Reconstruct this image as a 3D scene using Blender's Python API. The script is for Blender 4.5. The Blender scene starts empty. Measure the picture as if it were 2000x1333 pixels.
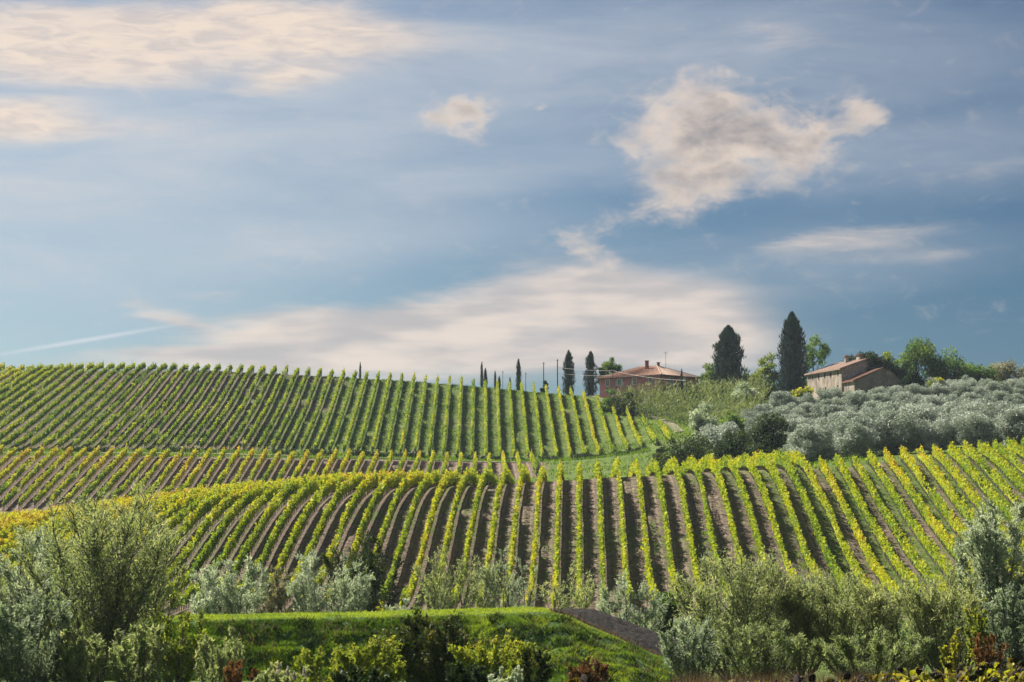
import bpy, math, random
import numpy as np
from math import radians as R

# ------------------------------------------------------------------ camera, sky, sun, exposure
SC = bpy.context.scene
COL = SC.collection
F = 4500.0                      # focal length in pixels of the 2000 px wide picture
EYE = 12.0                      # camera height
HOR = 1050.0                    # picture row of the horizon
PITCH = math.atan((HOR - 666.5) / F)

cd = bpy.data.cameras.new('camera'); cam = bpy.data.objects.new('camera', cd); COL.objects.link(cam)
cd.sensor_width = 36.0; cd.lens = 36.0 * F / 2000.0
cd.clip_start = 1.0; cd.clip_end = 20000.0
cam.location = (0, 0, EYE); cam.rotation_euler = (math.pi / 2 + PITCH, 0, 0)
SC.camera = cam

SUN_AZ = -50.0                  # degrees from the view direction, negative = to the left
SUN_EL = 45.0
SKY_STRENGTH = 0.05
EXPOSURE = 1.3

SC.view_settings.view_transform = 'Standard'
SC.view_settings.look = 'None'
SC.view_settings.exposure = EXPOSURE
SC.view_settings.gamma = 1.0
SC.view_settings.use_curve_mapping = False
SC.cycles.use_denoising = True
SC.cycles.max_bounces = 6
SC.cycles.diffuse_bounces = 3
SC.cycles.glossy_bounces = 2
SC.cycles.transmission_bounces = 4
SC.cycles.sample_clamp_indirect = 4.0

sd = bpy.data.lights.new('sun', 'SUN'); sd.energy = 5.0; sd.angle = R(0.55); sd.color = (1.0, 0.93, 0.80)
sun = bpy.data.objects.new('sun', sd); COL.objects.link(sun)
sun.rotation_euler = (R(90 - SUN_EL), 0, R(180 - SUN_AZ))
SUN_DIR = np.array([math.sin(R(SUN_AZ)) * math.cos(R(SUN_EL)), math.cos(R(SUN_AZ)) * math.cos(R(SUN_EL)), math.sin(R(SUN_EL))])
import mathutils
sun.rotation_euler = mathutils.Vector(SUN_DIR).to_track_quat('Z', 'Y').to_euler()

def lin(r, g, b):
    f = lambda c: (c / 255 / 12.92) if c / 255 <= 0.04045 else ((c / 255 + 0.055) / 1.055) ** 2.4
    k = 2.0 ** -EXPOSURE
    return (f(r) * k, f(g) * k, f(b) * k, 1.0)

def build_world():
    w = bpy.data.worlds.new('World'); SC.world = w; w.use_nodes = True
    nt = w.node_tree; N = nt.nodes; L = nt.links
    for n in list(N): N.remove(n)
    out = N.new('ShaderNodeOutputWorld'); bg = N.new('ShaderNodeBackground'); L.new(bg.outputs[0], out.inputs[0])
    sky = N.new('ShaderNodeTexSky'); sky.sky_type = 'NISHITA'; sky.sun_disc = False
    sky.sun_elevation = R(SUN_EL); sky.sun_rotation = R(SUN_AZ)
    sky.air_density = 1.0; sky.dust_density = 0.6; sky.ozone_density = 3.0; sky.altitude = 200
    tc = N.new('ShaderNodeTexCoord')
    def m(op, a, b=None, c=None, clamp=False):
        n = N.new('ShaderNodeMath'); n.operation = op; n.use_clamp = clamp
        for i, x in enumerate((a, b, c)):
            if x is None: continue
            if isinstance(x, (int, float)): n.inputs[i].default_value = x
            else: L.new(x, n.inputs[i])
        return n.outputs[0]
    def vm(op, a, b=None):
        n = N.new('ShaderNodeVectorMath'); n.operation = op
        for i, x in enumerate((a, b)):
            if x is None: continue
            if isinstance(x, tuple): n.inputs[i].default_value = x
            else: L.new(x, n.inputs[i])
        return n
    def mr(v, a, b, c, d, smooth=True):
        n = N.new('ShaderNodeMapRange'); n.interpolation_type = 'SMOOTHSTEP' if smooth else 'LINEAR'; n.clamp = True
        for k, x in zip(('From Min', 'From Max', 'To Min', 'To Max'), (a, b, c, d)): n.inputs[k].default_value = x
        L.new(v, n.inputs['Value']); return n.outputs['Result']
    def mix(fac, a, b, mode='MIX'):
        n = N.new('ShaderNodeMix'); n.data_type = 'RGBA'; n.blend_type = mode
        if isinstance(fac, float): n.inputs['Factor'].default_value = fac
        else: L.new(fac, n.inputs['Factor'])
        for k, x in ((6, a), (7, b)):
            if isinstance(x, tuple): n.inputs[k].default_value = x
            else: L.new(x, n.inputs[k])
        return n.outputs[2]
    def noise(vec, scale, detail=6.0, rough=0.55, dist=0.0):
        n = N.new('ShaderNodeTexNoise'); n.inputs['Scale'].default_value = scale; n.inputs['Detail'].default_value = detail
        n.inputs['Roughness'].default_value = rough; n.inputs['Distortion'].default_value = dist
        L.new(vec, n.inputs['Vector']); return n
    nrm = vm('NORMALIZE', tc.outputs['Generated'])
    sp = N.new('ShaderNodeSeparateXYZ'); L.new(nrm.outputs[0], sp.inputs[0])
    A = m('MULTIPLY', m('ARCTAN2', sp.outputs[0], sp.outputs[1]), 180 / math.pi)     # azimuth in degrees
    E = m('MULTIPLY', m('ARCSINE', sp.outputs[2]), 180 / math.pi)                    # elevation in degrees
    cb = N.new('ShaderNodeCombineXYZ'); L.new(A, cb.inputs[0]); L.new(E, cb.inputs[1])
    AE = cb.outputs[0]
    def deg(px, py):
        az = math.degrees(math.atan((px - 1000) / F)); el = math.degrees(PITCH + math.atan((666.5 - py) / F))
        return az, el
    K = math.degrees(1 / F)
    # ragged, slightly stretched coordinates for the cloud shapes
    mp = N.new('ShaderNodeMapping'); mp.inputs['Scale'].default_value = (0.75, 1.25, 1.0); L.new(AE, mp.inputs['Vector'])
    wn = noise(mp.outputs[0], 0.9, 7.0, 0.58)
    warp = vm('SUBTRACT', wn.outputs['Color'], (0.5, 0.5, 0.5))
    wsc = vm('MULTIPLY', warp.outputs[0], (2.0, 1.5, 0.0))
    AEw = vm('ADD', AE, wsc.outputs[0]).outputs[0]
    mp2 = N.new('ShaderNodeMapping'); mp2.inputs['Scale'].default_value = (0.28, 1.35, 1.0); mp2.inputs['Rotation'].default_value = (0, 0, R(-5)); L.new(AE, mp2.inputs['Vector'])
    wn2 = noise(mp2.outputs[0], 0.7, 8.0, 0.60, 0.4)
    warp2 = vm('MULTIPLY', vm('SUBTRACT', wn2.outputs['Color'], (0.5, 0.5, 0.5)).outputs[0], (3.0, 1.1, 0.0))
    AEs = vm('ADD', AE, warp2.outputs[0]).outputs[0]
    GROW = 1.28
    def blob(vec, px, py, rx, ry, rot=0.0, amp=1.0, inner=0.0):
        a, e = deg(px, py)
        n = N.new('ShaderNodeMapping'); n.vector_type = 'TEXTURE'
        n.inputs['Location'].default_value = (a, e, 0); n.inputs['Rotation'].default_value = (0, 0, R(rot)); n.inputs['Scale'].default_value = (rx * K * GROW, ry * K * GROW, 1)
        L.new(vec, n.inputs['Vector'])
        return mr(vm('LENGTH', n.outputs[0]).outputs['Value'], inner, 1.0, amp, 0.0)
    def total(vec, items, op='ADD'):
        acc = None
        for it in items:
            b = blob(vec, *it); acc = b if acc is None else m(op, acc, b)
        return acc
    # clear sky: deep blue, paler towards the sun side, with a thin veil
    skyc = vm('MULTIPLY', sky.outputs[0], (SKY_STRENGTH, SKY_STRENGTH, SKY_STRENGTH)).outputs[0]
    azf = mr(sp.outputs[0], -0.276, 0.242, 0.0, 1.0)
    tint = mix(azf, (0.58, 0.63, 0.64, 1), (0.215, 0.31, 0.39, 1))
    skyc = mix(1.0, skyc, tint, 'MULTIPLY')
    veil = total(AEs, [(250, 300, 1000, 330, 4, 0.78), (1350, 110, 1000, 210, -3, 0.50), (0, 560, 700, 200, 0, 0.20), (1800, 330, 560, 90, 3, 0.34), (1500, 520, 600, 90, 4, 0.30), (700, 480, 600, 60, 5, 0.25), (1100, 330, 500, 50, 5, 0.22)])
    veil = m('MULTIPLY', veil, mr(wn2.outputs['Fac'], 0.25, 0.75, 0.65, 1.15))
    col = mix(m('MINIMUM', veil, 0.9), skyc, lin(203, 208, 214))
    # streaky layer cloud
    st = total(AEs, [(250, 70, 560, 90, 2, 1.0), (620, 75, 380, 85, -3, 0.95), (60, 130, 330, 95, 4, 0.9), (420, 150, 330, 45, 0, 0.55), (30, 262, 210, 62, 4, 1.05),
                     (560, 160, 150, 26, 6, 0.5), (300, 262, 300, 26, 6, 0.35), (1580, 90, 200, 26, -9, 0.40), (1640, 478, 290, 34, 5, 0.72), (1900, 345, 260, 34, 4, 0.34), (1850, 500, 260, 20, 3, 0.35), (1560, 535, 110, 26, -10, 0.45)])
    sta = mr(m('ADD', st, m('MULTIPLY', m('SUBTRACT', wn2.outputs['Fac'], 0.5), 1.5)), 0.12, 1.35, 0.0, 0.88)
    fine = noise(mp2.outputs[0], 3.2, 8.0, 0.62, 0.6)
    stc = mix(mr(fine.outputs['Fac'], 0.32, 0.62, 0.0, 1.0), lin(218, 205, 197), lin(247, 227, 208))
    col = mix(sta, col, stc)
    # the long bank above the hill
    bk = total(AEs, [(1050, 625, 520, 105, 6, 1.0), (680, 640, 430, 66, 4, 1.0), (1250, 585, 300, 85, -14, 0.7), (330, 622, 110, 22, -14, 0.75), (800, 710, 720, 62, 0, 0.9), (1300, 690, 330, 70, 0, 0.55), (420, 585, 90, 16, 4, 0.4), (1380, 650, 240, 85, 0, 0.5), (330, 700, 330, 40, 6, 0.5)])
    bka = mr(m('ADD', bk, m('MULTIPLY', m('SUBTRACT', wn2.outputs['Fac'], 0.5), 1.3)), 0.05, 1.20, 0.0, 0.88)
    soft = noise(mp2.outputs[0], 1.15, 3.0, 0.5)
    bkc = mix(mr(soft.outputs['Fac'], 0.34, 0.66, 0.0, 1.0), lin(196, 190, 189), lin(238, 222, 209))
    col = mix(bka, col, bkc)
    # broken cumulus
    cu = total(AEw, [(1330, 230, 130, 95, 20, 0.85), (1420, 290, 210, 120, 8, 0.95), (1500, 270, 200, 60, 4, 0.7), (1690, 226, 62, 46, 10, 1.0), (1590, 320, 85, 75, 30, 0.85), (1350, 370, 140, 70, 14, 0.85),
                     (1240, 425, 90, 26, 10, 0.55), (1210, 285, 60, 36, -30, 0.6), (1410, 180, 90, 50, -20, 0.6), (1148, 486, 62, 40, -30, 0.85), (1090, 455, 50, 26, -40, 0.4),
                     (880, 212, 105, 42, 8, 1.0), (925, 235, 50, 48, 30, 0.8), (1050, 205, 22, 14, 0, 0.6)])
    hf = noise(mp.outputs[0], 1.5, 9.0, 0.62, 0.5)
    cuf = m('ADD', cu, m('MULTIPLY', m('SUBTRACT', hf.outputs['Fac'], 0.5), 1.9))
    cua = mr(cuf, 0.05, 1.45, 0.0, 0.88)
    # light comes from the upper left behind: thick middles are greyer, edges glow
    off = vm('ADD', mp.outputs[0], (0.35, 0.30, 0.0))
    hf2 = noise(off.outputs[0], 1.1, 5.0, 0.55)
    cs = m('ADD', m('MULTIPLY', cuf, 0.35), m('MULTIPLY', hf2.outputs['Fac'], 1.0))
    cuc = mix(mr(cs, 0.66, 1.30, 0.0, 1.0), lin(240, 221, 203), lin(160, 154, 154))
    col = mix(cua, col, cuc)
    # an old vapour trail low on the left
    trail = blob(AE, 160, 672, 210, 5.5, 10.5, 0.55)
    col = mix(trail, col, lin(226, 228, 234))
    # the same broken cloud goes on over the rest of the sky
    mo = N.new('ShaderNodeMapping'); mo.vector_type = 'TEXTURE'; mo.inputs['Location'].default_value = (0, 6.0, 0); mo.inputs['Scale'].default_value = (14.0, 9.0, 1); L.new(AE, mo.inputs['Vector'])
    away = mr(vm('LENGTH', mo.outputs[0]).outputs['Value'], 1.2, 2.0, 0.0, 1.0)
    oc = m('MULTIPLY', mr(noise(nrm.outputs[0], 2.4, 6.0, 0.6).outputs['Fac'], 0.48, 0.70, 0.0, 0.8), away)
    col = mix(oc, col, lin(228, 214, 203))
    L.new(col, bg.inputs['Color']); bg.inputs['Strength'].default_value = 1.0
    w.cycles.sampling_method = 'MANUAL'; w.cycles.sample_map_resolution = 256
build_world()

# ------------------------------------------------------------------ helpers
rng = np.random.default_rng(11)
CTH, STH = math.cos(PITCH), math.sin(PITCH)
def zpix(py, d):
    "height of the point seen at picture row py at distance d"
    return EYE + d * math.tan(PITCH + math.atan((666.5 - py) / F))
def xpix(px, d, z=None):
    return (px - 1000) / F * (d * CTH + ((z if z is not None else EYE + 0.05 * d) - EYE) * STH)
def at(px, py, d):
    z = zpix(py, d); return np.array([xpix(px, d, z), d, z])

def tag(o, label=None, cat=None, group=None, kind=None):
    if label: o['label'] = label
    if cat: o['category'] = cat
    if group: o['group'] = group
    if kind: o['kind'] = kind
    return o
def empty(name, loc, rz=0.0):
    o = bpy.data.objects.new(name, None); COL.objects.link(o); o.location = tuple(float(v) for v in loc); o.rotation_euler = (0, 0, rz); o.empty_display_size = 0.3
    return o
def link(name, me, parent=None, mat=None):
    if mat is not None: me.materials.clear(); me.materials.append(mat)
    o = bpy.data.objects.new(name, me); COL.objects.link(o)
    if parent is not None: o.parent = parent
    return o
def copy_tree(o, parent=None):
    c = o.copy(); COL.objects.link(c); c.parent = parent
    for ch in list(o.children): copy_tree(ch, c)
    return c
def mesh_np(name, V, faces, tone=None, smooth=False):
    "V (n,3); faces: list of (m,k) int arrays"
    V = np.ascontiguousarray(V, dtype=np.float32)
    me = bpy.data.meshes.new(name)
    me.vertices.add(len(V)); me.vertices.foreach_set('co', V.ravel())
    faces = [np.asarray(f, dtype=np.int32) for f in faces if len(f)]
    loops = np.concatenate([f.ravel() for f in faces]); tot = np.concatenate([np.full(len(f), f.shape[1], np.int32) for f in faces])
    start = np.concatenate([[0], np.cumsum(tot)[:-1]]).astype(np.int32)
    me.loops.add(len(loops)); me.loops.foreach_set('vertex_index', loops)
    me.polygons.add(len(tot)); me.polygons.foreach_set('loop_start', start); me.polygons.foreach_set('loop_total', tot)
    if smooth: me.polygons.foreach_set('use_smooth', np.ones(len(tot), dtype=bool))
    if tone is not None:
        a = me.attributes.new('tone', 'FLOAT', 'FACE'); a.data.foreach_set('value', np.asarray(tone, dtype=np.float32))
    me.update(calc_edges=True)
    return me
def unit(v): return v / np.maximum(np.linalg.norm(v, axis=-1, keepdims=True), 1e-9)
def leaf_arrays(P, D, Nn, Ln, W):
    D = unit(D); S = unit(np.cross(D, Nn)); Ln = np.asarray(Ln)[:, None]; W = np.asarray(W)[:, None]
    V = np.stack([P + S * W * .5 - D * Ln * .42, P + D * Ln * .58, P - S * W * .5 - D * Ln * .42], axis=1).reshape(-1, 3)
    Fq = np.arange(len(P) * 3).reshape(-1, 3)
    return V, Fq
def leaf_mesh(name, P, D, Nn, Ln, W, tone):
    V, Fq = leaf_arrays(P, D, Nn, Ln, W); return mesh_np(name, V, [Fq], tone)
def tubes(paths, sides=5):
    "paths: list of (pts (n,3), radii (n,)) -> V, F"
    Vs, Fs, o = [], [], 0
    for pts, rad in paths:
        pts = np.asarray(pts, float); rad = np.asarray(rad, float); n = len(pts)
        T = unit(np.gradient(pts, axis=0)); ref = np.where(np.abs(T[:, 2:3]) > .9, np.array([[1., 0, 0]]), np.array([[0., 0, 1]]))
        U = unit(np.cross(T, ref)); Wv = np.cross(T, U)
        a = np.arange(sides) / sides * 2 * math.pi
        ring = pts[:, None] + rad[:, None, None] * (np.cos(a)[None, :, None] * U[:, None] + np.sin(a)[None, :, None] * Wv[:, None])
        Vs.append(ring.reshape(-1, 3))
        i = np.arange(n - 1)[:, None] * sides; j = np.arange(sides)[None]; k = (j + 1) % sides
        Fs.append(np.stack([i + j, i + k, i + sides + k, i + sides + j], -1).reshape(-1, 4) + o)
        o += n * sides
    return np.concatenate(Vs), np.concatenate(Fs)
def rand_dirs(n, r=None):
    r = r or rng; v = r.normal(size=(n, 3)); return unit(v)
def vnoise1(x, seed, scale):
    "smooth value noise on a line"
    r = np.random.default_rng(seed); t = r.random(4096); q = np.asarray(x) / scale + 1000.0; i = np.floor(q).astype(int); f = q - i; f = f * f * (3 - 2 * f)
    return t[i % 4096] * (1 - f) + t[(i + 1) % 4096] * f
def vnoise2(x, y, seed, scale):
    r = np.random.default_rng(seed); t = r.random((256, 256)); qx = np.asarray(x) / scale + 500.0; qy = np.asarray(y) / scale + 500.0
    i = np.floor(qx).astype(int); j = np.floor(qy).astype(int); f = qx - i; g = qy - j; f = f * f * (3 - 2 * f); g = g * g * (3 - 2 * g)
    a = t[i % 256, j % 256]; b = t[(i + 1) % 256, j % 256]; c = t[i % 256, (j + 1) % 256]; d = t[(i + 1) % 256, (j + 1) % 256]
    return (a * (1 - f) + b * f) * (1 - g) + (c * (1 - f) + d * f) * g
ONES = ['', 'first', 'second', 'third', 'fourth', 'fifth', 'sixth', 'seventh', 'eighth', 'ninth', 'tenth', 'eleventh', 'twelfth', 'thirteenth', 'fourteenth', 'fifteenth', 'sixteenth', 'seventeenth', 'eighteenth', 'nineteenth']
TENS = {2: 'twent', 3: 'thirt', 4: 'fort', 5: 'fift', 6: 'sixt', 7: 'sevent', 8: 'eight'}
def ordinal(n):
    if n < 20: return ONES[n]
    t, o = divmod(n, 10)
    return TENS[t] + ('ieth' if o == 0 else 'y-' + ONES[o])

# ------------------------------------------------------------------ materials
def new_mat(name):
    m = bpy.data.materials.new(name); m.use_nodes = True; nt = m.node_tree
    for n in list(nt.nodes): nt.nodes.remove(n)
    out = nt.nodes.new('ShaderNodeOutputMaterial')
    return m, nt, nt.nodes, nt.links, out
def ramp(N, stops):
    r = N.new('ShaderNodeValToRGB'); e = r.color_ramp.elements
    while len(e) > 1: e.remove(e[-1])
    e[0].position = stops[0][0]; e[0].color = (*stops[0][1], 1)
    for p, c in stops[1:]:
        k = e.new(p); k.color = (*c, 1)
    return r
def leaf_mat(name, stops, trans=0.45, rough=0.6, spec=0.15, tint=(1.5, 1.5, 0.7), vary=0.12):
    "stops: colours from tone 0 to 1"
    m, nt, N, L, out = new_mat(name)
    at_ = N.new('ShaderNodeAttribute'); at_.attribute_name = 'tone'
    oi = N.new('ShaderNodeObjectInfo')
    ad = N.new('ShaderNodeMath'); ad.operation = 'MULTIPLY_ADD'; L.new(oi.outputs['Random'], ad.inputs[0]); ad.inputs[1].default_value = vary; L.new(at_.outputs['Fac'], ad.inputs[2])
    sb = N.new('ShaderNodeMath'); sb.operation = 'SUBTRACT'; L.new(ad.outputs[0], sb.inputs[0]); sb.inputs[1].default_value = vary / 2
    r = ramp(N, stops); L.new(sb.outputs[0], r.inputs[0])
    p = N.new('ShaderNodeBsdfPrincipled'); p.inputs['Roughness'].default_value = rough; p.inputs['Specular IOR Level'].default_value = spec
    L.new(r.outputs[0], p.inputs['Base Color'])
    tr = N.new('ShaderNodeBsdfTranslucent')
    mu = N.new('ShaderNodeMix'); mu.data_type = 'RGBA'; mu.blend_type = 'MULTIPLY'; mu.inputs['Factor'].default_value = 1.0
    L.new(r.outputs[0], mu.inputs[6]); mu.inputs[7].default_value = (*tint, 1); L.new(mu.outputs[2], tr.inputs['Color'])
    mx = N.new('ShaderNodeMixShader'); mx.inputs[0].default_value = trans
    L.new(p.outputs[0], mx.inputs[1]); L.new(tr.outputs[0], mx.inputs[2]); L.new(mx.outputs[0], out.inputs[0])
    return m
def noise_mat(name, stops, scale=3.0, detail=6.0, rough=0.85, bump=0.0, bscale=None, spec=0.2, coord='Object', stretch=(1, 1, 1), bdist=0.05):
    m, nt, N, L, out = new_mat(name)
    tc = N.new('ShaderNodeTexCoord'); mp = N.new('ShaderNodeMapping'); mp.inputs['Scale'].default_value = stretch; L.new(tc.outputs[coord], mp.inputs[0])
    n = N.new('ShaderNodeTexNoise'); n.inputs['Scale'].default_value = scale; n.inputs['Detail'].default_value = detail; n.inputs['Roughness'].default_value = 0.6; L.new(mp.outputs[0], n.inputs['Vector'])
    r = ramp(N, stops); L.new(n.outputs['Fac'], r.inputs[0])
    p = N.new('ShaderNodeBsdfPrincipled'); p.inputs['Roughness'].default_value = rough; p.inputs['Specular IOR Level'].default_value = spec; L.new(r.outputs[0], p.inputs['Base Color'])
    if bump:
        n2 = N.new('ShaderNodeTexNoise'); n2.inputs['Scale'].default_value = bscale or scale * 3; n2.inputs['Detail'].default_value = 5; L.new(mp.outputs[0], n2.inputs['Vector'])
        b = N.new('ShaderNodeBump'); b.inputs['Strength'].default_value = bump; b.inputs['Distance'].default_value = bdist; L.new(n2.outputs['Fac'], b.inputs['Height']); L.new(b.outputs[0], p.inputs['Normal'])
    L.new(p.outputs[0], out.inputs[0])
    return m

M = {}
M['vine'] = leaf_mat('vine leaves', [(0.0, (0.018, 0.055, 0.010)), (0.28, (0.060, 0.140, 0.018)), (0.52, (0.25, 0.34, 0.022)), (0.74, (0.48, 0.47, 0.032)), (0.9, (0.50, 0.34, 0.035)), (1.0, (0.30, 0.13, 0.03))], trans=0.34, rough=0.6, spec=0.12, tint=(1.35, 1.3, 0.45), vary=0.08)
M['wood'] = noise_mat('vine wood', [(0.3, (0.05, 0.038, 0.03)), (0.7, (0.12, 0.095, 0.075))], 8)
M['post'] = noise_mat('weathered post', [(0.3, (0.10, 0.085, 0.07)), (0.7, (0.22, 0.19, 0.16))], 8)
M['bark'] = noise_mat('bark', [(0.3, (0.035, 0.028, 0.022)), (0.7, (0.10, 0.085, 0.07))], 10, bump=0.5)
M['bark_grey'] = noise_mat('grey bark', [(0.3, (0.07, 0.062, 0.052)), (0.7, (0.17, 0.155, 0.135))], 10, bump=0.5)
M['willow'] = leaf_mat('willow leaves', [(0.0, (0.068, 0.094, 0.046)), (0.4, (0.18, 0.222, 0.110)), (0.7, (0.29, 0.315, 0.175)), (1.0, (0.43, 0.42, 0.21))], trans=0.48, rough=0.6, spec=0.2, tint=(1.4, 1.45, 0.85))
M['silver'] = leaf_mat('silver leaves', [(0.0, (0.10, 0.135, 0.085)), (0.5, (0.27, 0.32, 0.235)), (1.0, (0.47, 0.51, 0.42))], trans=0.42, rough=0.62, spec=0.25, tint=(1.4, 1.45, 1.0))
M['olive'] = leaf_mat('olive leaves', [(0.0, (0.13, 0.155, 0.120)), (0.5, (0.33, 0.365, 0.31)), (1.0, (0.53, 0.56, 0.50))], trans=0.18, rough=0.7, spec=0.08, tint=(1.2, 1.3, 1.05))
M['green'] = leaf_mat('tree leaves', [(0.0, (0.022, 0.055, 0.016)), (0.5, (0.085, 0.155, 0.034)), (1.0, (0.22, 0.27, 0.055))], trans=0.42, rough=0.6, spec=0.15)
M['dark'] = leaf_mat('dark evergreen leaves', [(0.0, (0.010, 0.022, 0.010)), (0.5, (0.028, 0.052, 0.018)), (0.85, (0.07, 0.095, 0.022)), (1.0, (0.15, 0.14, 0.03))], trans=0.25, rough=0.6, spec=0.15)
M['cypress'] = leaf_mat('cypress sprays', [(0.0, (0.016, 0.032, 0.030)), (0.6, (0.042, 0.070, 0.056)), (1.0, (0.10, 0.13, 0.085))], trans=0.12, rough=0.6, spec=0.3, tint=(0.8, 1, 0.7))
M['yellowgreen'] = leaf_mat('yellow green leaves', [(0.0, (0.055, 0.095, 0.018)), (0.5, (0.19, 0.235, 0.04)), (1.0, (0.42, 0.37, 0.05))], trans=0.48)
M['autumn'] = leaf_mat('autumn leaves', [(0.0, (0.05, 0.032, 0.018)), (0.5, (0.155, 0.085, 0.036)), (1.0, (0.29, 0.165, 0.06))], trans=0.35, tint=(1.1, 0.8, 0.5))
M['reed'] = leaf_mat('reed blades', [(0.0, (0.040, 0.070, 0.024)), (0.5, (0.15, 0.21, 0.07)), (1.0, (0.36, 0.37, 0.16))], trans=0.38, rough=0.6, spec=0.2, tint=(1, 1, 0.6))
M['pale'] = leaf_mat('pale feathery leaves', [(0.0, (0.10, 0.10, 0.075)), (0.5, (0.22, 0.215, 0.165)), (1.0, (0.36, 0.34, 0.27))], trans=0.3)
M['straw'] = leaf_mat('dry straw', [(0.0, (0.055, 0.038, 0.022)), (0.5, (0.16, 0.115, 0.065)), (1.0, (0.33, 0.26, 0.16))], trans=0.3, tint=(1, .9, .7))
M['plume'] = leaf_mat('reed plumes', [(0.0, (0.28, 0.25, 0.20)), (1.0, (0.55, 0.52, 0.44))], trans=0.4, tint=(1, .95, .85))
M['grass'] = leaf_mat('grass blades', [(0.0, (0.020, 0.048, 0.008)), (0.5, (0.080, 0.150, 0.018)), (1.0, (0.25, 0.30, 0.035))], trans=0.42, rough=0.6, spec=0.15, tint=(1.7, 1.7, 0.5))
M['ivy'] = leaf_mat('ivy leaves', [(0.0, (0.010, 0.022, 0.009)), (0.6, (0.030, 0.060, 0.018)), (1.0, (0.08, 0.12, 0.03))], trans=0.2, rough=0.6, spec=0.15)

# ------------------------------------------------------------------ the lie of the land
def pz(y, d): return zpix(y, d) - EYE
NEAR = [(0, -1.7), (60, -4.8), (110, -7.7), (150, -8.4), (200, -8.3), (232, -8.0)]
COLS = {
 -500: [(255, -7.6), (280, -5.8), (300, -4.0), (320, -2.6), (350, -1.4), (380, -.8), (400, -.8), (425, 2.2), (480, pz(889, 480)), (500, pz(878, 500)), (560, pz(805, 560)), (640, pz(745, 640)), (670, 43.5), (730, 43)],
 -100: [(255, -7.5), (280, -5.3), (300, -3.0), (320, -1.4), (350, 0.0), (380, 0.9), (400, 1.0), (425, 3.6), (480, pz(889, 480)), (500, pz(876, 500)), (560, pz(798, 560)), (640, pz(728, 640)), (670, 46), (730, 45.5)],
 0:    [(255, -7.4), (280, -5.0), (300, -2.4), (320, -.8), (350, .6), (380, 1.4), (400, 1.5), (425, 4.2), (480, pz(889, 480)), (500, pz(876, 500)), (560, pz(795, 560)), (640, pz(725, 640)), (670, 47), (730, 46.5)],
 200:  [(250, -7.4), (270, -5.2), (285, -2.5), (300, -.3), (320, 1.6), (350, 3.0), (390, 4.0), (405, 4.0), (425, 5.6), (480, pz(891, 480)), (500, pz(874, 500)), (560, pz(790, 560)), (620, pz(719, 620)), (650, 46.3), (710, 45.5)],
 400:  [(250, -7.3), (265, -5.5), (278, -2.4), (295, 1.2), (315, 3.6), (340, 5.0), (370, 5.7), (400, 5.9), (415, 5.6), (440, 7.4), (480, pz(893, 480)), (500, pz(873, 500)), (555, pz(795, 555)), (605, pz(721, 605)), (635, 44.6), (700, 43.5)],
 600:  [(250, -7.2), (262, -4.2), (275, -.6), (290, 2.6), (305, 5.0), (325, 6.2), (350, 6.9), (377, 7.3), (405, 7.2), (428, 6.5), (445, 10.2), (480, pz(897, 480)), (500, pz(880, 500)), (550, pz(805, 550)), (595, pz(730, 595)), (625, 42.6), (690, 41.5)],
 800:  [(250, -7.2), (262, -4.4), (280, .4), (300, 4.6), (318, 6.7), (340, 7.5), (375, 7.4), (398, 6.6), (425, 9.6), (480, pz(900, 480)), (500, pz(885, 500)), (588, pz(743, 588)), (612, 40.5), (680, 39)],
 950:  [(254, -7.0), (295, 3.8), (320, 7.2), (345, 7.5), (368, 6.6), (400, 8.0), (430, 11.0), (480, pz(905, 480)), (500, pz(896, 500)), (585, pz(755, 585)), (608, 38.8), (680, 37)],
 1150: [(254, -6.9), (290, 3.6), (308, 7.7), (330, 8.4), (352, 7.7), (374, 7.6), (400, 9.5), (430, 12.0), (460, 14.2), (485, 16.2), (500, pz(905, 500)), (574, pz(776, 574)), (600, 36.4), (660, 35.8)],
 1300: [(256, -6.4), (290, 4.4), (307, 8.1), (325, 8.8), (350, 8.3), (372, 8.2), (430, 13.5), (480, 18.0), (515, pz(852, 515)), (545, pz(812, 545)), (570, pz(785, 570)), (600, 37.0), (660, 36.5)],
 1500: [(240, -8.0), (256, -5.0), (290, 4.3), (318, 9.5), (338, 10.0), (360, 10.0), (400, 12.5), (450, 18.0), (500, 25.5), (540, pz(785, 540)), (570, pz(768, 570)), (610, 37.0), (680, 36)],
 1700: [(240, -8.2), (258, -6.0), (275, -2.8), (300, 2.8), (320, 8.0), (335, 11.3), (346, 12.1), (380, 14.5), (450, 20.0), (500, pz(800, 500)), (530, 31.8), (580, 36.5), (680, 36.5)],
 2000: [(240, -7.6), (258, -5.0), (275, -1.8), (300, 3.0), (325, 8.6), (345, 12.6), (356, 13.2), (380, 15.2), (450, 21.0), (500, pz(795, 500)), (540, pz(765, 540)), (600, pz(748, 600)), (680, 41)],
 2500: [(240, -7.6), (258, -5.0), (275, -1.8), (300, 3.0), (325, 8.6), (345, 12.6), (356, 13.2), (380, 15.2), (450, 21.0), (500, pz(795, 500)), (540, pz(765, 540)), (600, pz(748, 600)), (680, 41)],
}
DG = np.arange(0, 801, 2.0); PG = np.arange(-500, 2501, 20.0)
_ck = sorted(COLS); _prof = np.array([np.interp(DG, [p[0] for p in NEAR + COLS[k]] + [760, 800], [p[1] for p in NEAR + COLS[k]] + [COLS[k][-1][1] - 6, COLS[k][-1][1] - 12]) for k in _ck])
HG = np.array([np.interp(PG, _ck, _prof[:, i]) for i in range(len(DG))])          # (d, px)
def _smooth(a, s, axis):
    n = int(3 * s) + 1; k = np.exp(-0.5 * (np.arange(-n, n + 1) / s) ** 2); k /= k.sum()
    return np.apply_along_axis(lambda v: np.convolve(np.pad(v, n, mode='edge'), k, 'valid'), axis, a)
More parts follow.
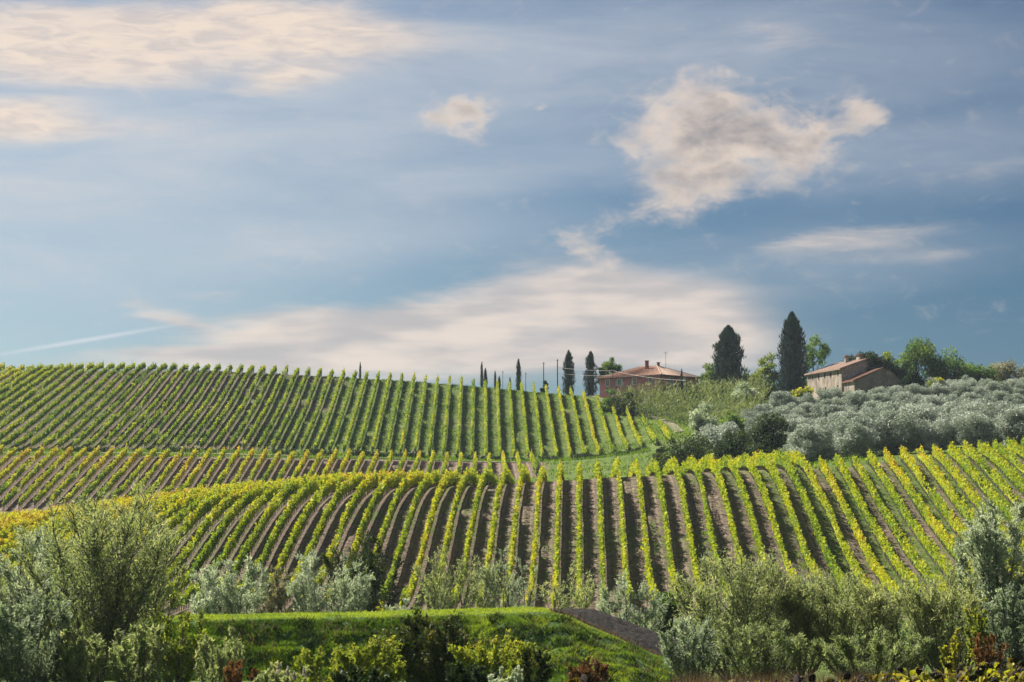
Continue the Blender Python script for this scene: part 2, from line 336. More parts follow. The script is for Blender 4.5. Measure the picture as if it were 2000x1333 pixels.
HG = _smooth(_smooth(HG, 2.2, 0), 3.2, 1)
def zt(X, Y):
    X = np.asarray(X, float); Y = np.asarray(Y, float)
    px = 1000 + F * X / np.maximum(Y, 1.0)
    d = np.clip(Y, 0, 799.9) / 2.0; p = (np.clip(px, -500, 2499.9) + 500) / 20.0
    i = np.minimum(d.astype(int), len(DG) - 2); j = np.minimum(p.astype(int), len(PG) - 2); f = d - i; g = p - j
    z = (HG[i, j] * (1 - f) + HG[i + 1, j] * f) * (1 - g) + (HG[i, j + 1] * (1 - f) + HG[i + 1, j + 1] * f) * g
    far = np.clip((Y - 800) / 600, 0, 1)
    z = z * (1 - far) + (-20.0) * far
    return z + EYE + 0.10 * (vnoise2(X, Y, 3, 5.0) - .5) + 0.05 * (vnoise2(X, Y, 4, 1.7) - .5)

FD, FX0, FSP = (1131 - 1000) / F, 0.0, 2.60      # front field: row direction, offset, spacing
LD, LX0, LSP = (950 - 1000) / F, 0.6, 2.90       # lower left field
UD, UX0, USP = (945 - 1000) / F, 0.4, 3.05       # upper field
# depth at which rows end, as functions of the picture column their far end is seen at
def front_top(px):
    return np.interp(px, [-300, 0, 200, 400, 600, 700, 800, 900, 1000, 1150, 1300, 1520, 1534, 1560, 1700, 1850, 2000, 2400], [390, 396, 404, 414, 425, 424, 400, 378, 362, 352, 350, 352, 352, 322, 332, 340, 352, 356])
def up_top(px): return np.interp(px, [-300, 0, 200, 400, 600, 757, 900, 1034, 1125, 1180, 1265, 1300], [650, 642, 624, 610, 600, 594, 590, 586, 578, 564, 536, 520])

def region_masks(X, Y):
    px = 1000 + F * X / np.maximum(Y, 1)
    fr = ((Y > 228) & (Y < front_top(px) + 1)).astype(float)
    lo = ((Y > 425) & (Y < 481) & (px < 1060)).astype(float)
    up = ((Y > 492) & (Y < up_top(px) + 2) & (px < 1312)).astype(float)
    return fr, lo, up

def build_ground():
    xs = np.concatenate([[-6000, -3000, -1500, -800, -400, -260], np.arange(-190, 171, 2.0), [240, 400, 800, 1500, 3000, 6000]])
    ys = np.concatenate([[-3000, -1000, -300, -60], np.arange(0, 720, 2.0), [740, 770, 800, 900, 1100, 1500, 2500, 5000, 9000]])
    X, Y = np.meshgrid(xs, ys); Z = zt(X, Y)
    Z = np.where(Y < 0, EYE - 1.7 + np.clip(-Y, 0, 100) * 0.04, Z)
    nx, ny = len(xs), len(ys)
    V = np.stack([X, Y, Z], -1).reshape(-1, 3)
    i = np.arange(ny - 1)[:, None] * nx; j = np.arange(nx - 1)[None]
    Fq = np.stack([i + j, i + j + 1, i + nx + j + 1, i + nx + j], -1).reshape(-1, 4)
    me = mesh_np('ground', V, [Fq], smooth=True)
    fr, lo, up = region_masks(V[:, 0], V[:, 1])
    for nm, a in (('front', fr), ('lower', lo), ('upper', up)):
        t = me.attributes.new(nm, 'FLOAT', 'POINT'); t.data.foreach_set('value', a.astype(np.float32))
    # material
    m, nt, N, L, out = new_mat('vineyard ground')
    tc = N.new('ShaderNodeTexCoord'); sp = N.new('ShaderNodeSeparateXYZ'); L.new(tc.outputs['Object'], sp.inputs[0])
    def mth(op, a, b=None, clamp=False):
        n = N.new('ShaderNodeMath'); n.operation = op; n.use_clamp = clamp
        for k, x in enumerate((a, b)):
            if x is None: continue
            if isinstance(x, (int, float)): n.inputs[k].default_value = x
            else: L.new(x, n.inputs[k])
        return n.outputs[0]
    def nz(scale, detail=6, rough=.6, stretch=None):
        n = N.new('ShaderNodeTexNoise'); n.inputs['Scale'].default_value = scale; n.inputs['Detail'].default_value = detail; n.inputs['Roughness'].default_value = rough
        if stretch:
            mp = N.new('ShaderNodeMapping'); mp.inputs['Scale'].default_value = stretch; L.new(tc.outputs['Object'], mp.inputs[0]); L.new(mp.outputs[0], n.inputs['Vector'])
        else: L.new(tc.outputs['Object'], n.inputs['Vector'])
        return n.outputs['Fac']
    def mixc(f, a, b):
        n = N.new('ShaderNodeMix'); n.data_type = 'RGBA'
        if isinstance(f, float): n.inputs[0].default_value = f
        else: L.new(f, n.inputs[0])
        for k, x in ((6, a), (7, b)):
            if isinstance(x, tuple): n.inputs[k].default_value = (*x, 1)
            else: L.new(x, n.inputs[k])
        return n.outputs[2]
    def smooth(v, a, b):
        n = N.new('ShaderNodeMapRange'); n.interpolation_type = 'SMOOTHSTEP'; n.inputs[1].default_value = a; n.inputs[2].default_value = b; L.new(v, n.inputs[0]); return n.outputs[0]
    def attr(k):
        n = N.new('ShaderNodeAttribute'); n.attribute_name = k; return n.outputs['Fac']
    def rowcoord(d, x0, s):   # in units of the row spacing; 0 = on a row
        return mth('DIVIDE', mth('SUBTRACT', mth('SUBTRACT', sp.outputs[0], x0), mth('MULTIPLY', sp.outputs[1], d)), s)
    soiln = nz(1.3, 8, .7)
    soil = ramp(N, [(0.28, (0.055, 0.038, 0.030)), (0.5, (0.135, 0.098, 0.078)), (0.72, (0.29, 0.225, 0.180))]); L.new(soiln, soil.inputs[0])
    gn = nz(0.55, 8, .7)
    gr = ramp(N, [(0.28, (0.035, 0.065, 0.014)), (0.5, (0.085, 0.130, 0.028)), (0.72, (0.19, 0.20, 0.06))]); L.new(gn, gr.inputs[0])
    big = nz(0.06, 4, .55)
    # front field: every other alley sown with grass, more of it towards the right
    u = rowcoord(FD, FX0, FSP); par = mth('ABSOLUTE', mth('SUBTRACT', mth('FRACT', mth('MULTIPLY', mth('FLOOR', u), 0.5)), 0.25)); par = mth('GREATER_THAN', mth('FRACT', mth('MULTIPLY', mth('FLOOR', u), 0.5)), 0.25)
    side = smooth(sp.outputs[0], 8, 62)
    gfr = mth('ADD', mth('MULTIPLY', mth('MULTIPLY', par, 0.34), side), mth('MULTIPLY', big, 0.9)); gfr = mth('ADD', gfr, mth('MULTIPLY', mth('SUBTRACT', soiln, 0.5), 1.7)); gfr = mth('ADD', gfr, mth('MULTIPLY', side, 0.08)); gfr = smooth(gfr, 0.44, 0.74)
    # upper field: weedy in the middle and right, bare towards the left
    su = smooth(sp.outputs[0], -75, -25)
    gup = mth('ADD', mth('MULTIPLY', big, 0.8), mth('MULTIPLY', su, 0.30)); gup = mth('ADD', gup, mth('MULTIPLY', mth('SUBTRACT', gn, 0.5), 1.0)); gup = smooth(gup, 0.33, 0.62)
    glo = smooth(mth('ADD', mth('MULTIPLY', big, 0.7), mth('MULTIPLY', mth('SUBTRACT', gn, 0.5), 0.8)), 0.50, 0.75)
    g = mth('SUBTRACT', 1.0, attr('front')); g = mth('MULTIPLY', g, mth('SUBTRACT', 1.0, attr('lower'))); g = mth('MULTIPLY', g, mth('SUBTRACT', 1.0, attr('upper')))
    g = mth('ADD', g, mth('MULTIPLY', attr('front'), gfr)); g = mth('ADD', g, mth('MULTIPLY', attr('upper'), gup)); g = mth('ADD', g, mth('MULTIPLY', attr('lower'), glo), True)
    def ruts(d, x0, sp_):
        fu = mth('FRACT', rowcoord(d, x0, sp_)); a = mth('ABSOLUTE', mth('SUBTRACT', mth('ABSOLUTE', mth('SUBTRACT', fu, 0.5)), 0.2))
        n = N.new('ShaderNodeMapRange'); n.interpolation_type = 'SMOOTHSTEP'; n.inputs[1].default_value = 0.03; n.inputs[2].default_value = 0.10; n.inputs[3].default_value = 1.0; n.inputs[4].default_value = 0.0; L.new(a, n.inputs[0]); return n.outputs[0]
    rt = mth('ADD', mth('MULTIPLY', ruts(FD, FX0, FSP), attr('front')), mth('MULTIPLY', ruts(LD, LX0, LSP), attr('lower'))); rt = mth('MULTIPLY', rt, smooth(nz(0.9, 5, .6), 0.35, 0.62))
    dust = mixc(mth('MULTIPLY', rt, 0.6), soil.outputs[0], (0.30, 0.245, 0.20))
    g = mth('MULTIPLY', g, mth('SUBTRACT', 1.0, mth('MULTIPLY', rt, 0.5)))
    col = mixc(g, dust, gr.outputs[0])
    p = N.new('ShaderNodeBsdfPrincipled'); p.inputs['Roughness'].default_value = 0.95; p.inputs['Specular IOR Level'].default_value = 0.1; L.new(col, p.inputs['Base Color'])
    bn = nz(2.4, 6, .7); b = N.new('ShaderNodeBump'); b.inputs['Strength'].default_value = 1.0; b.inputs['Distance'].default_value = 0.28; L.new(bn, b.inputs['Height']); L.new(b.outputs[0], p.inputs['Normal'])
    L.new(p.outputs[0], out.inputs[0])
    o = link('ground', me, None, m); tag(o, 'rolling hillside ground of bare soil and grass under the vineyards', kind='structure')
    return o
build_ground()

M['track'] = noise_mat('dirt track', [(0.36, (0.075, 0.100, 0.030)), (0.47, (0.13, 0.12, 0.075)), (0.56, (0.17, 0.145, 0.115)), (0.72, (0.24, 0.21, 0.175))], .8, bump=0.6, bdist=0.1)
def strip(name, pts, width, mat, lift=0.2, label=None):
    "a road or track laid along plan points (x, y)"
    pts = np.array(pts, float); seg = np.concatenate([[0], np.cumsum(np.linalg.norm(np.diff(pts, axis=0), axis=1))])
    t = np.linspace(0, seg[-1], max(8, int(seg[-1] / 1.5))); c = np.stack([np.interp(t, seg, pts[:, 0]), np.interp(t, seg, pts[:, 1])], 1)
    for a in (0, 1): c[:, a] = _smooth(c[:, a], 3.0, 0)
    tn = unit(np.gradient(c, axis=0)); nn = np.stack([-tn[:, 1], tn[:, 0]], 1); K = 7
    off = np.linspace(-.5, .5, K); wv = width * (1 + 0.25 * (vnoise1(t, 5, 6.0) - .5))
    P = c[:, None] + nn[:, None] * (off[None, :, None] * wv[:, None, None]); Z = zt(P[..., 0], P[..., 1]) + lift - 0.25 * np.abs(off[None]) ** 3 * 4 * lift
    V = np.concatenate([P, Z[..., None]], -1).reshape(-1, 3); n = len(t)
    i = np.arange(n - 1)[:, None] * K; j = np.arange(K - 1)[None]
    me = mesh_np(name, V, [np.stack([i + j, i + j + 1, i + K + j + 1, i + K + j], -1).reshape(-1, 4)], smooth=True)
    o = link(name, me, None, mat); tag(o, label, kind='structure'); return o
def plan(px, d): return (xpix(px, d), d)
strip('dirt_path', [plan(-60, 486), plan(150, 486), plan(400, 486), plan(700, 485), plan(900, 482), plan(1060, 478)], 1.9, M['track'], label='pale dirt track running along the foot of the upper vineyard')
strip('dirt_path', [plan(1326, 512), plan(1322, 522), plan(1290, 540), plan(1222, 554), plan(1178, 568), plan(1145, 592)], 1.9, M['track'], label='dirt track climbing past the upper vineyard towards the pink house')

# ------------------------------------------------------------------ vine rows
def vine_row(fd, x0, y0, y1, dens, lsize, tonef, label, group, seed, hvar=1.0, trunk_step=1.0):
    r = np.random.default_rng(seed)
    Lr = y1 - y0
    if Lr < 4: return
    base = np.array([x0 + fd * y0, y0, float(zt(x0 + fd * y0, y0))])
    n = int(Lr * dens)
    s = r.random(n) * Lr
    gap = vnoise1(s, seed + 7, 1.1) * .6 + vnoise1(s, seed + 8, 4.0) * .4          # vines thin out in places
    weak = np.clip((vnoise1(s, seed + 9, 7.0) - .05) * 6, .15, 1)                    # a few vines are missing
    keep = r.random(n) < np.clip(0.32 + 1.5 * gap, 0, 1) * weak; s = s[keep]; n = len(s); rowh = r.uniform(.90, 1.09); rowt = r.normal() * .03
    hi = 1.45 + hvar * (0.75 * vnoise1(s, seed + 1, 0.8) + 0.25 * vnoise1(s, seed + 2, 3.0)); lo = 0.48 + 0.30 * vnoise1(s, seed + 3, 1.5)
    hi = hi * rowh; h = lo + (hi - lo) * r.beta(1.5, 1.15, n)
    shoot = r.random(n) < 0.06; h = np.where(shoot, hi + r.random(n) ** 2 * 0.5, h)
    wd = 0.128 * (0.75 + 0.6 * vnoise1(s, seed + 4, 1.2)) * np.clip(1.25 - 0.35 * (h - 1.1) ** 2, .35, 1.2)
    lat = r.normal(size=n) * wd * 0.75
    Y = y0 + s; X = x0 + fd * Y + lat + 0.12 * (vnoise1(s, seed + 5, 9.0) - .5)
    P = np.stack([X, Y, zt(x0 + fd * Y, Y) + h], 1)
    nr = unit(rand_dirs(n, r) + np.stack([np.sign(lat) * 0.6, np.zeros(n), 0.35 + (h - 1.2) * .5], 1))
    D = rand_dirs(n, r) + np.array([0, 0, -0.35])
    sz = lsize * r.uniform(0.5, 1.5, n)
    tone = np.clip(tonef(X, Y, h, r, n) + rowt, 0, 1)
    t = empty('vine_row', base); tag(t, label, 'vine row', group)
    V, Fq = leaf_arrays(P - base, D, nr, sz, sz * r.uniform(.75, 1.1, n))
    # closed core standing in for dense inner leaves, added to block light
    cs = np.arange(0.0, Lr + .01, 0.8); k = len(cs); cy = y0 + cs; cx = x0 + fd * cy + 0.12 * (vnoise1(cs, seed + 5, 9.0) - .5); cz = zt(x0 + fd * cy, cy)
    ch = 1.22 + hvar * (0.60 * vnoise1(cs, seed + 1, 0.8) + 0.2 * vnoise1(cs, seed + 2, 3.0)); ch = .62 + (ch * rowh - .62) * np.clip((vnoise1(cs, seed + 9, 7.0) - .05) * 6, .10, 1); prof = np.array([(-.10, .95), (-.20, 1.15), (-.05, 1.0), (.05, 1.0), (.20, 1.15), (.10, .95)])
    ring = np.stack([np.stack([cx - .10 * r.uniform(.6, 1.3, k), cy, cz + .62], 1), np.stack([cx - .15 * r.uniform(.6, 1.4, k), cy, cz + ch * .78], 1), np.stack([cx, cy, cz + ch], 1),
                     np.stack([cx + .15 * r.uniform(.6, 1.4, k), cy, cz + ch * .78], 1), np.stack([cx + .10 * r.uniform(.6, 1.3, k), cy, cz + .62], 1)], 1) - base
    o_ = len(V); i_ = (np.arange(k - 1)[:, None] * 5); j_ = np.arange(4)[None]
    Fc = np.stack([i_ + j_, i_ + j_ + 1, i_ + 5 + j_ + 1, i_ + 5 + j_], -1).reshape(-1, 4) + o_
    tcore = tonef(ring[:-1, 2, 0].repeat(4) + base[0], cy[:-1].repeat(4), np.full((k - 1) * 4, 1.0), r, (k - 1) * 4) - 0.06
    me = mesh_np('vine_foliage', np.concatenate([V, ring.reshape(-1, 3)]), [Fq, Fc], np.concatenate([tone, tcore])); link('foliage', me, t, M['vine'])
    # the gnarled stems, one every metre or so
    ys = np.arange(y0 + .4, y1 - .2, trunk_step) + r.uniform(-.12, .12, len(np.arange(y0 + .4, y1 - .2, trunk_step))); k = len(ys)
    xs = x0 + fd * ys; zs = zt(xs, ys); q = np.arange(3) / 3 * 2 * math.pi
    a = np.stack([xs, ys, zs - .1], 1) - base; b = a + np.stack([r.normal(size=k) * .07, r.normal(size=k) * .12, np.where(np.arange(k) % 6 == 3, r.uniform(1.7, 2.25, k), 1.0)], 1)
    ring = np.stack([np.cos(q), np.sin(q), np.zeros(3)], 1)
    V = np.concatenate([a[:, None] + ring[None] * .055, b[:, None] + ring[None] * .04], 1).reshape(-1, 3)
    o = np.arange(k)[:, None] * 6
    Fs = np.concatenate([np.concatenate([o + i, o + (i + 1) % 3, o + 3 + (i + 1) % 3, o + 3 + i], 1) for i in range(3)])
    st = link('stems', mesh_np('vine_stems', V, [Fs]), t, M['wood']); st['kind'] = 'stuff'
    # an end post at each end, leaning outwards
    for yy, lean in ((y0 - .25, -0.12), (y1 + .25, 0.12)):
        g = np.array([x0 + fd * yy, yy, float(zt(x0 + fd * yy, yy))]) - base
        Vp, Fp = tubes([(np.array([g + [0, 0, -.2], g + [0, lean * .5, .9], g + [0, lean, 1.85]]), [.06, .06, .055])], 6)
        link('end_post', mesh_np('end_post', Vp, [Fp]), t, M['post'])
    return t

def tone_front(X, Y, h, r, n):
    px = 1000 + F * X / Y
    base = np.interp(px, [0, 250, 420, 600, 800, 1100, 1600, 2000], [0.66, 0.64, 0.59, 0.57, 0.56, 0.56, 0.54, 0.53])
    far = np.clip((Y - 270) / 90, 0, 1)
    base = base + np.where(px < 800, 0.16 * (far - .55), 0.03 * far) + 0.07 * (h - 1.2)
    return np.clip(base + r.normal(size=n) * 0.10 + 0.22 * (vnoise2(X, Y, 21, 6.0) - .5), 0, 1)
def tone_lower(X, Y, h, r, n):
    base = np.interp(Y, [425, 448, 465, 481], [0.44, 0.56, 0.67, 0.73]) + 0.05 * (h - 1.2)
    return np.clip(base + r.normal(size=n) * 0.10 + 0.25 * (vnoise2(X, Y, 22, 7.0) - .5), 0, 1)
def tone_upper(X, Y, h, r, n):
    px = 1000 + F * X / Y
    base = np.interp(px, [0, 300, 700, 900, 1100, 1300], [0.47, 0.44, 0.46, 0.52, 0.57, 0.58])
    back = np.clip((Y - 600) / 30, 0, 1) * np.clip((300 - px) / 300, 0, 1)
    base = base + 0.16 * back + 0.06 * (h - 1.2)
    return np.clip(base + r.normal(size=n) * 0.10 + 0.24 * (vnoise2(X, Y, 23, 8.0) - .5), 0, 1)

def solve_end(fd, x0, fn, ystart):
    y = ystart
    for _ in range(40): y = 0.5 * y + 0.5 * float(fn(1000 + F * (x0 + fd * y) / y))
    return y
def build_vineyards():
    # front field, numbered from the right-hand (east) side of the picture
    ks = [k for k in range(-46, 34)]
    rows = []
    for k in ks:
        x0 = FX0 + k * FSP
        y1 = solve_end(FD, x0, front_top, 350)
        pa = 1000 + F * (x0 + FD * y1) / y1; pb = 1000 + F * (x0 + FD * 254) / 254
        if pa < -30 or pa > 2030: continue
        y0 = 237 + 1.2 * math.sin(k * 1.7)
        if pb < -150: y0 = max(y0, F * x0 / (-1150 - F * FD) if (-1150 - F * FD) != 0 else y0)    # leave out what lies far outside the picture
        rows.append((x0, y0, y1))
    n = len(rows)
    for i, (x0, y0, y1) in enumerate(reversed(rows)):
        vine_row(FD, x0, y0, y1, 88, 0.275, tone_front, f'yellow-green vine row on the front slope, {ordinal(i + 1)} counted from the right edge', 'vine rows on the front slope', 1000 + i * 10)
    rows = []
    for k in range(-50, 10):
        x0 = LX0 + k * LSP
        pa = 1000 + F * (x0 + LD * 480) / 480
        if pa < -40 or pa > 1050: continue
        rows.append((x0, 427.0, 480.0 + 1.0 * math.sin(k)))
    for i, (x0, y0, y1) in enumerate(reversed(rows)):
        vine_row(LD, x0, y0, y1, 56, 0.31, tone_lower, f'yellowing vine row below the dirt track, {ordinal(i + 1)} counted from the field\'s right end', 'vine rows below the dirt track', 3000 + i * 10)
    rows = []
    for k in range(-60, 16):
        x0 = UX0 + k * USP
        y1 = solve_end(UD, x0, up_top, 580)
        pa = 1000 + F * (x0 + UD * y1) / y1; pb = 1000 + F * (x0 + UD * 502) / 502
        if pa < -30 or pb > 1318: continue
        y0 = 493.5 + 1.0 * math.sin(k * 2.3)
        if pb < -120: y0 = max(y0, F * x0 / (-1120 - F * UD))
        rows.append((x0, y0, y1))
    for i, (x0, y0, y1) in enumerate(reversed(rows)):
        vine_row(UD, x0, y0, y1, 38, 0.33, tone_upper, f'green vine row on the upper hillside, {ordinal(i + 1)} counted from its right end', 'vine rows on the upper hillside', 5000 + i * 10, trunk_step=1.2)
build_vineyards()

# ------------------------------------------------------------------ plants: generators
def willow_arrays(seed, H, Rw, nst, nbr, nlf, L0, W0, low=0.12, tone0=0.5, tonev=0.13, r0=0.09, upright=0.9, single=False, topshine=0.28):
    r = np.random.default_rng(seed); paths = []; LP, LDr, LT = [], [], []; sexp = .78 if single else .62
    for k in range(nst):
        ph = r.random() * 2 * math.pi; rr = Rw * (0.10 + 0.90 * math.sqrt(r.random())) * (0.12 if (single and k == 0) else 0.86)
        hk = H * (1 - (0.30 if single else 0.42) * (rr / Rw) ** 2.0) * r.uniform(.80, 1.0) if not (single and k == 0) else H * .97
        if single and k > 0: hk = min(hk * 1.06, H * .985)
        t = np.linspace(0, 1, 9); b0 = 0.25 if single else min(0.5, Rw * .15)
        dirv = np.array([math.cos(ph), math.sin(ph)]); start = dirv * b0 * r.random(); t0s = 0.0
        if single and k > 0:                                  # limbs leave the trunk low down
            t0s = r.uniform(0.05, 0.35); start = np.zeros(2)
        px_ = start[0] + dirv[0] * rr * t ** sexp + np.cumsum(r.normal(size=9)) * .012 * H; py_ = start[1] + dirv[1] * rr * t ** sexp + np.cumsum(r.normal(size=9)) * .012 * H
        pz_ = hk * (t0s + (1 - t0s) * t ** 0.95); pts = np.stack([px_, py_, pz_], 1); pts[0, :2] = start
        rad = r0 * (1.5 if (single and k == 0) else r.uniform(.5, 1.0)) * (1 - t * .93)
        paths.append((pts, rad + .006))
        tb = low + (1 - low) * r.random(nbr) ** 0.85
        for q in tb:
            p0 = np.array([np.interp(q, t, pts[:, a]) for a in range(3)])
            az = ph + r.normal() * 1.5; d = unit(np.array([math.cos(az), math.sin(az), upright * r.uniform(.5, 1.6)])[None])[0]
            ln = min(H, 1.5 * Rw) * 0.23 * (1.12 - 0.5 * q) * r.uniform(.55, 1.3)
            u = np.linspace(0, 1, 4)[:, None]; bp = p0 + d * ln * u + np.array([0, 0, 1]) * (u ** 2) * ln * .18 + r.normal(size=(4, 3)) * ln * .03
            paths.append((bp, np.array([.022, .016, .010, .005]) * min(1.3, H / 6) + .003))
            m_ = max(3, int(nlf * r.uniform(.6, 1.4) * (0.75 + .5 * q))); uu = r.random(m_) ** .8
            c = np.stack([np.interp(uu, u[:, 0], bp[:, a]) for a in range(3)], 1) + r.normal(size=(m_, 3)) * ln * .16
            LP.append(c); LDr.append(d + rand_dirs(m_, r) * .75); LT.append(np.full(m_, tone0 + r.normal() * tonev + topshine * (q - .5)) + r.normal(size=m_) * .11)  # topshine: lit upper tips put into the leaf tone, paler up the stem
    LP = np.concatenate(LP); LDr = np.concatenate(LDr); LT = np.clip(np.concatenate(LT), 0, 1); n = len(LP)
    ok = LP[:, 2] > 0.15; LP, LDr, LT = LP[ok], LDr[ok], LT[ok]; n = len(LP)
    nr = rand_dirs(n, r); sz = r.uniform(.7, 1.35, n)
    return paths, (LP, LDr, nr, L0 * sz, W0 * sz, LT)
def plant(name, loc, paths, leaves, leafm, barkm, label, cat, group=None, rz=0.0, trunk='stems', crown='foliage', sides=3):
    t = empty(name, loc, rz); tag(t, label, cat, group)
    if paths:
        V, Fq = tubes(paths, sides); link(trunk, mesh_np(name + '_' + trunk, V, [Fq], smooth=True), t, barkm)
    link(crown, leaf_mesh(name + '_' + crown, *leaves), t, leafm)
    return t
def leafy_arrays(seed, H, W, z0, ncl, rcl, nlf, L0, W0, tone0=0.5, tonev=0.12, trunk_r=0.2, lobed=0.25, shell=0.55):
    r = np.random.default_rng(seed); c = []
    while len(c) < ncl:
        v = r.uniform(-1, 1, 3); q = np.linalg.norm(v)
        if q > 1 or q < shell * r.random(): continue
        if v[2] < -.55 and q > .8: continue
        c.append(v)
    c = np.array(c); C = c * np.array([W / 2 - rcl * .7, W / 2 - rcl * .7, (H - z0) / 2 - rcl * .55]) * r.uniform(1 - lobed, 1 + lobed * .4, (ncl, 1)) + np.array([0, 0, (H + z0) / 2])
    paths = []; ht = np.linspace(0, 1, 6)
    tp = np.stack([np.cumsum(r.normal(size=6)) * .02 * H, np.cumsum(r.normal(size=6)) * .02 * H, ht * (z0 + (H - z0) * .55)], 1); tp -= tp[0] * np.array([1, 1, 0]); tp[0, 2] = -.2
    paths.append((tp, trunk_r * (1 - ht * .75)))
    for p in C[::2]:
        s = r.uniform(.3, .95); a = np.array([np.interp(s, ht, tp[:, k]) for k in range(3)]); u = np.linspace(0, 1, 4)[:, None]
        bp = a + (p - a) * u + np.array([0, 0, 1]) * np.sin(u * math.pi) * .06 * H * r.uniform(-.3, 1) + r.normal(size=(4, 3)) * .012 * H
        bp[0] = a; paths.append((bp, trunk_r * (.42 - .10 * s) * np.array([1, .7, .42, .15])))
    P, T, O = [], [], []
    for p in C:
        rc = rcl * r.uniform(.65, 1.25); m_ = int(nlf * (rc / rcl) ** 2 * r.uniform(.8, 1.2)); d = rand_dirs(m_, r); d[:, 2] *= .8
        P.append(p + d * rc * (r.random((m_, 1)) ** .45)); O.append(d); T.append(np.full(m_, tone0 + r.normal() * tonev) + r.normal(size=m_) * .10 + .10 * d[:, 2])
    P = np.concatenate(P); O = np.concatenate(O); T = np.clip(np.concatenate(T), 0, 1); ok = P[:, 2] > -.2; P, O, T = P[ok], O[ok], T[ok]; n = len(P)
    nr = unit(O * .8 + rand_dirs(n, r)); D = rand_dirs(n, r) + np.array([0, 0, -.2]); sz = r.uniform(.7, 1.3, n)
    return paths, (P, D, nr, L0 * sz, W0 * sz, T)
def put_leafy(name, px, ytop, d, wpx, leafm, label, cat='tree', seed=1, z0f=0.25, ncl=26, rclf=0.17, nlf=230, L0=0.45, W0=0.36, tone0=0.5, tonev=.12, barkm='bark', group=None, sink=0.0, base_y=None, shell=.55, lobed=.25, trunk='trunk', crown='crown', tr=None):
    X = xpix(px, d); zb = float(zt(X, d)) - sink
    if base_y is not None: zb = min(zb, zpix(base_y, d))
    H = zpix(ytop, d) - zb; W = wpx * d / F
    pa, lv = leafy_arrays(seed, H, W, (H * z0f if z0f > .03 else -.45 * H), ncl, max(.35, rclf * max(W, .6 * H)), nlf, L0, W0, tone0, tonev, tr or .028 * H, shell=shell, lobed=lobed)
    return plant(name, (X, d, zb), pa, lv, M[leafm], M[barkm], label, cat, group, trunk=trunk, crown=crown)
def put_willow(name, px, ytop, d, wpx, leafm, label, cat='shrub', seed=1, nst=8, nbr=16, nlf=40, L0=0.2, W0=0.06, group=None, sink=0.0, barkm='bark_grey', **kw):
    X = xpix(px, d); zb = float(zt(X, d)) - sink; H = zpix(ytop, d) - zb; W = wpx * d / F
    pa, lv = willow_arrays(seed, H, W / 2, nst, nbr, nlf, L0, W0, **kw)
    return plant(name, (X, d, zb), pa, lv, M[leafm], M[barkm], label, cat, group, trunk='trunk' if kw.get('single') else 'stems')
def cypress_at(px, ytop, ybase, d, wpx, label, seed, n=6000, L0=.75, W0=.26, group='cypresses along the hilltop', flame=.22):
    r = np.random.default_rng(seed); X = xpix(px, d); zb = min(zpix(ybase, d), float(zt(X, d))) ; H = zpix(ytop, d) - zb; W = wpx * d / F
    def prof(t): return W / 2 * np.interp(t, [0, .04, .12, .3, .55, .75, .88, .96, 1.0], [.60, .85, .97, 1.0, .95, .78, .52, .24, .04])
    t = r.random(n) ** .9; th = r.random(n) * 2 * math.pi
    lob = 1 + 1.5 * flame * (vnoise2(th * 2.2, t * H, seed, .9) - .5) * 2 + .10 * (vnoise2(th * 5, t * H, seed + 1, .45) - .5) * 2 + .10 * (vnoise2(th * 3, t * H, seed + 2, 1.8) - .5) * 2
    rr = prof(t) * lob * (0.56 + .56 * r.random(n) ** .6)
    P = np.stack([rr * np.cos(th), rr * np.sin(th), t * H * .97 + .1], 1); out = np.stack([np.cos(th), np.sin(th), np.zeros(n)], 1)
    D = out * .38 + np.array([0, 0, 1.0]) + rand_dirs(n, r) * .3; nr = unit(out + rand_dirs(n, r) * .7); sz = r.uniform(.6, 1.4, n)
    tone = np.clip(.45 + r.normal(size=n) * .2 + .3 * (lob - 1), 0, 1)
    e = empty('cypress_tree', (X, d, zb)); tag(e, label, 'tree', group)
    q = np.linspace(0, 1, 12); V, Fq = tubes([(np.stack([0 * q, 0 * q, q * H * .93 + .2], 1), prof(q) * .62 + .02)], 9)
    Vl, Fl = leaf_arrays(P, D, nr, L0 * sz, W0 * sz)
    link('crown', mesh_np('cypress_crown', np.concatenate([Vl, V]), [Fl, Fq + len(Vl)], np.concatenate([tone, np.full(len(Fq), .1)])), e, M['cypress'])
    V, Fq = tubes([(np.array([[0, 0, -.3], [0, 0, H * .1], [0, 0, H * .3]]), [.035 * W + .12, .03 * W + .1, .05])], 7); link('trunk', mesh_np('cypress_trunk', V, [Fq], smooth=True), e, M['bark'])
    return e

# ------------------------------------------------------------------ hilltop: cypresses, trees, poles
cypress_at(1424, 634, 768, 560, 58, 'broad dark cypress standing just right of the pink house', 901, 9000)
cypress_at(1549, 607, 768, 556, 50, 'tallest dark cypress, standing beside the stone farmhouse', 902, 9000)
cypress_at(1111, 684, 772, 588, 21, 'slim cypress behind the poles, farther from the pink house', 903, 2600, .6, .2)
cypress_at(1154, 686, 768, 584, 22, 'slim ragged cypress next to the pink house gable', 904, 2600, .6, .2, flame=.4)
cypress_at(1013, 701, 770, 598, 10, 'small slender cypress alone behind the vine tops', 905, 1200, .5, .16)
cypress_at(941, 707, 768, 600, 6, 'very thin cypress, taller of a close pair on the hilltop', 906, 700, .45, .13)
cypress_at(948, 719, 768, 602, 8, 'short cypress, lower of a close pair on the hilltop', 907, 700, .45, .13)
cypress_at(967, 725, 768, 602, 5, 'thin little cypress between the close pair and the lone slender one', 908, 500, .4, .12)
cypress_at(975, 736, 768, 602, 6, 'tiny bushy cypress peeping over the vines, left of a thin stub', 909, 500, .4, .12)
cypress_at(996, 738, 770, 600, 5, 'tiny cypress tip just left of the lone slender cypress', 910, 500, .4, .12)
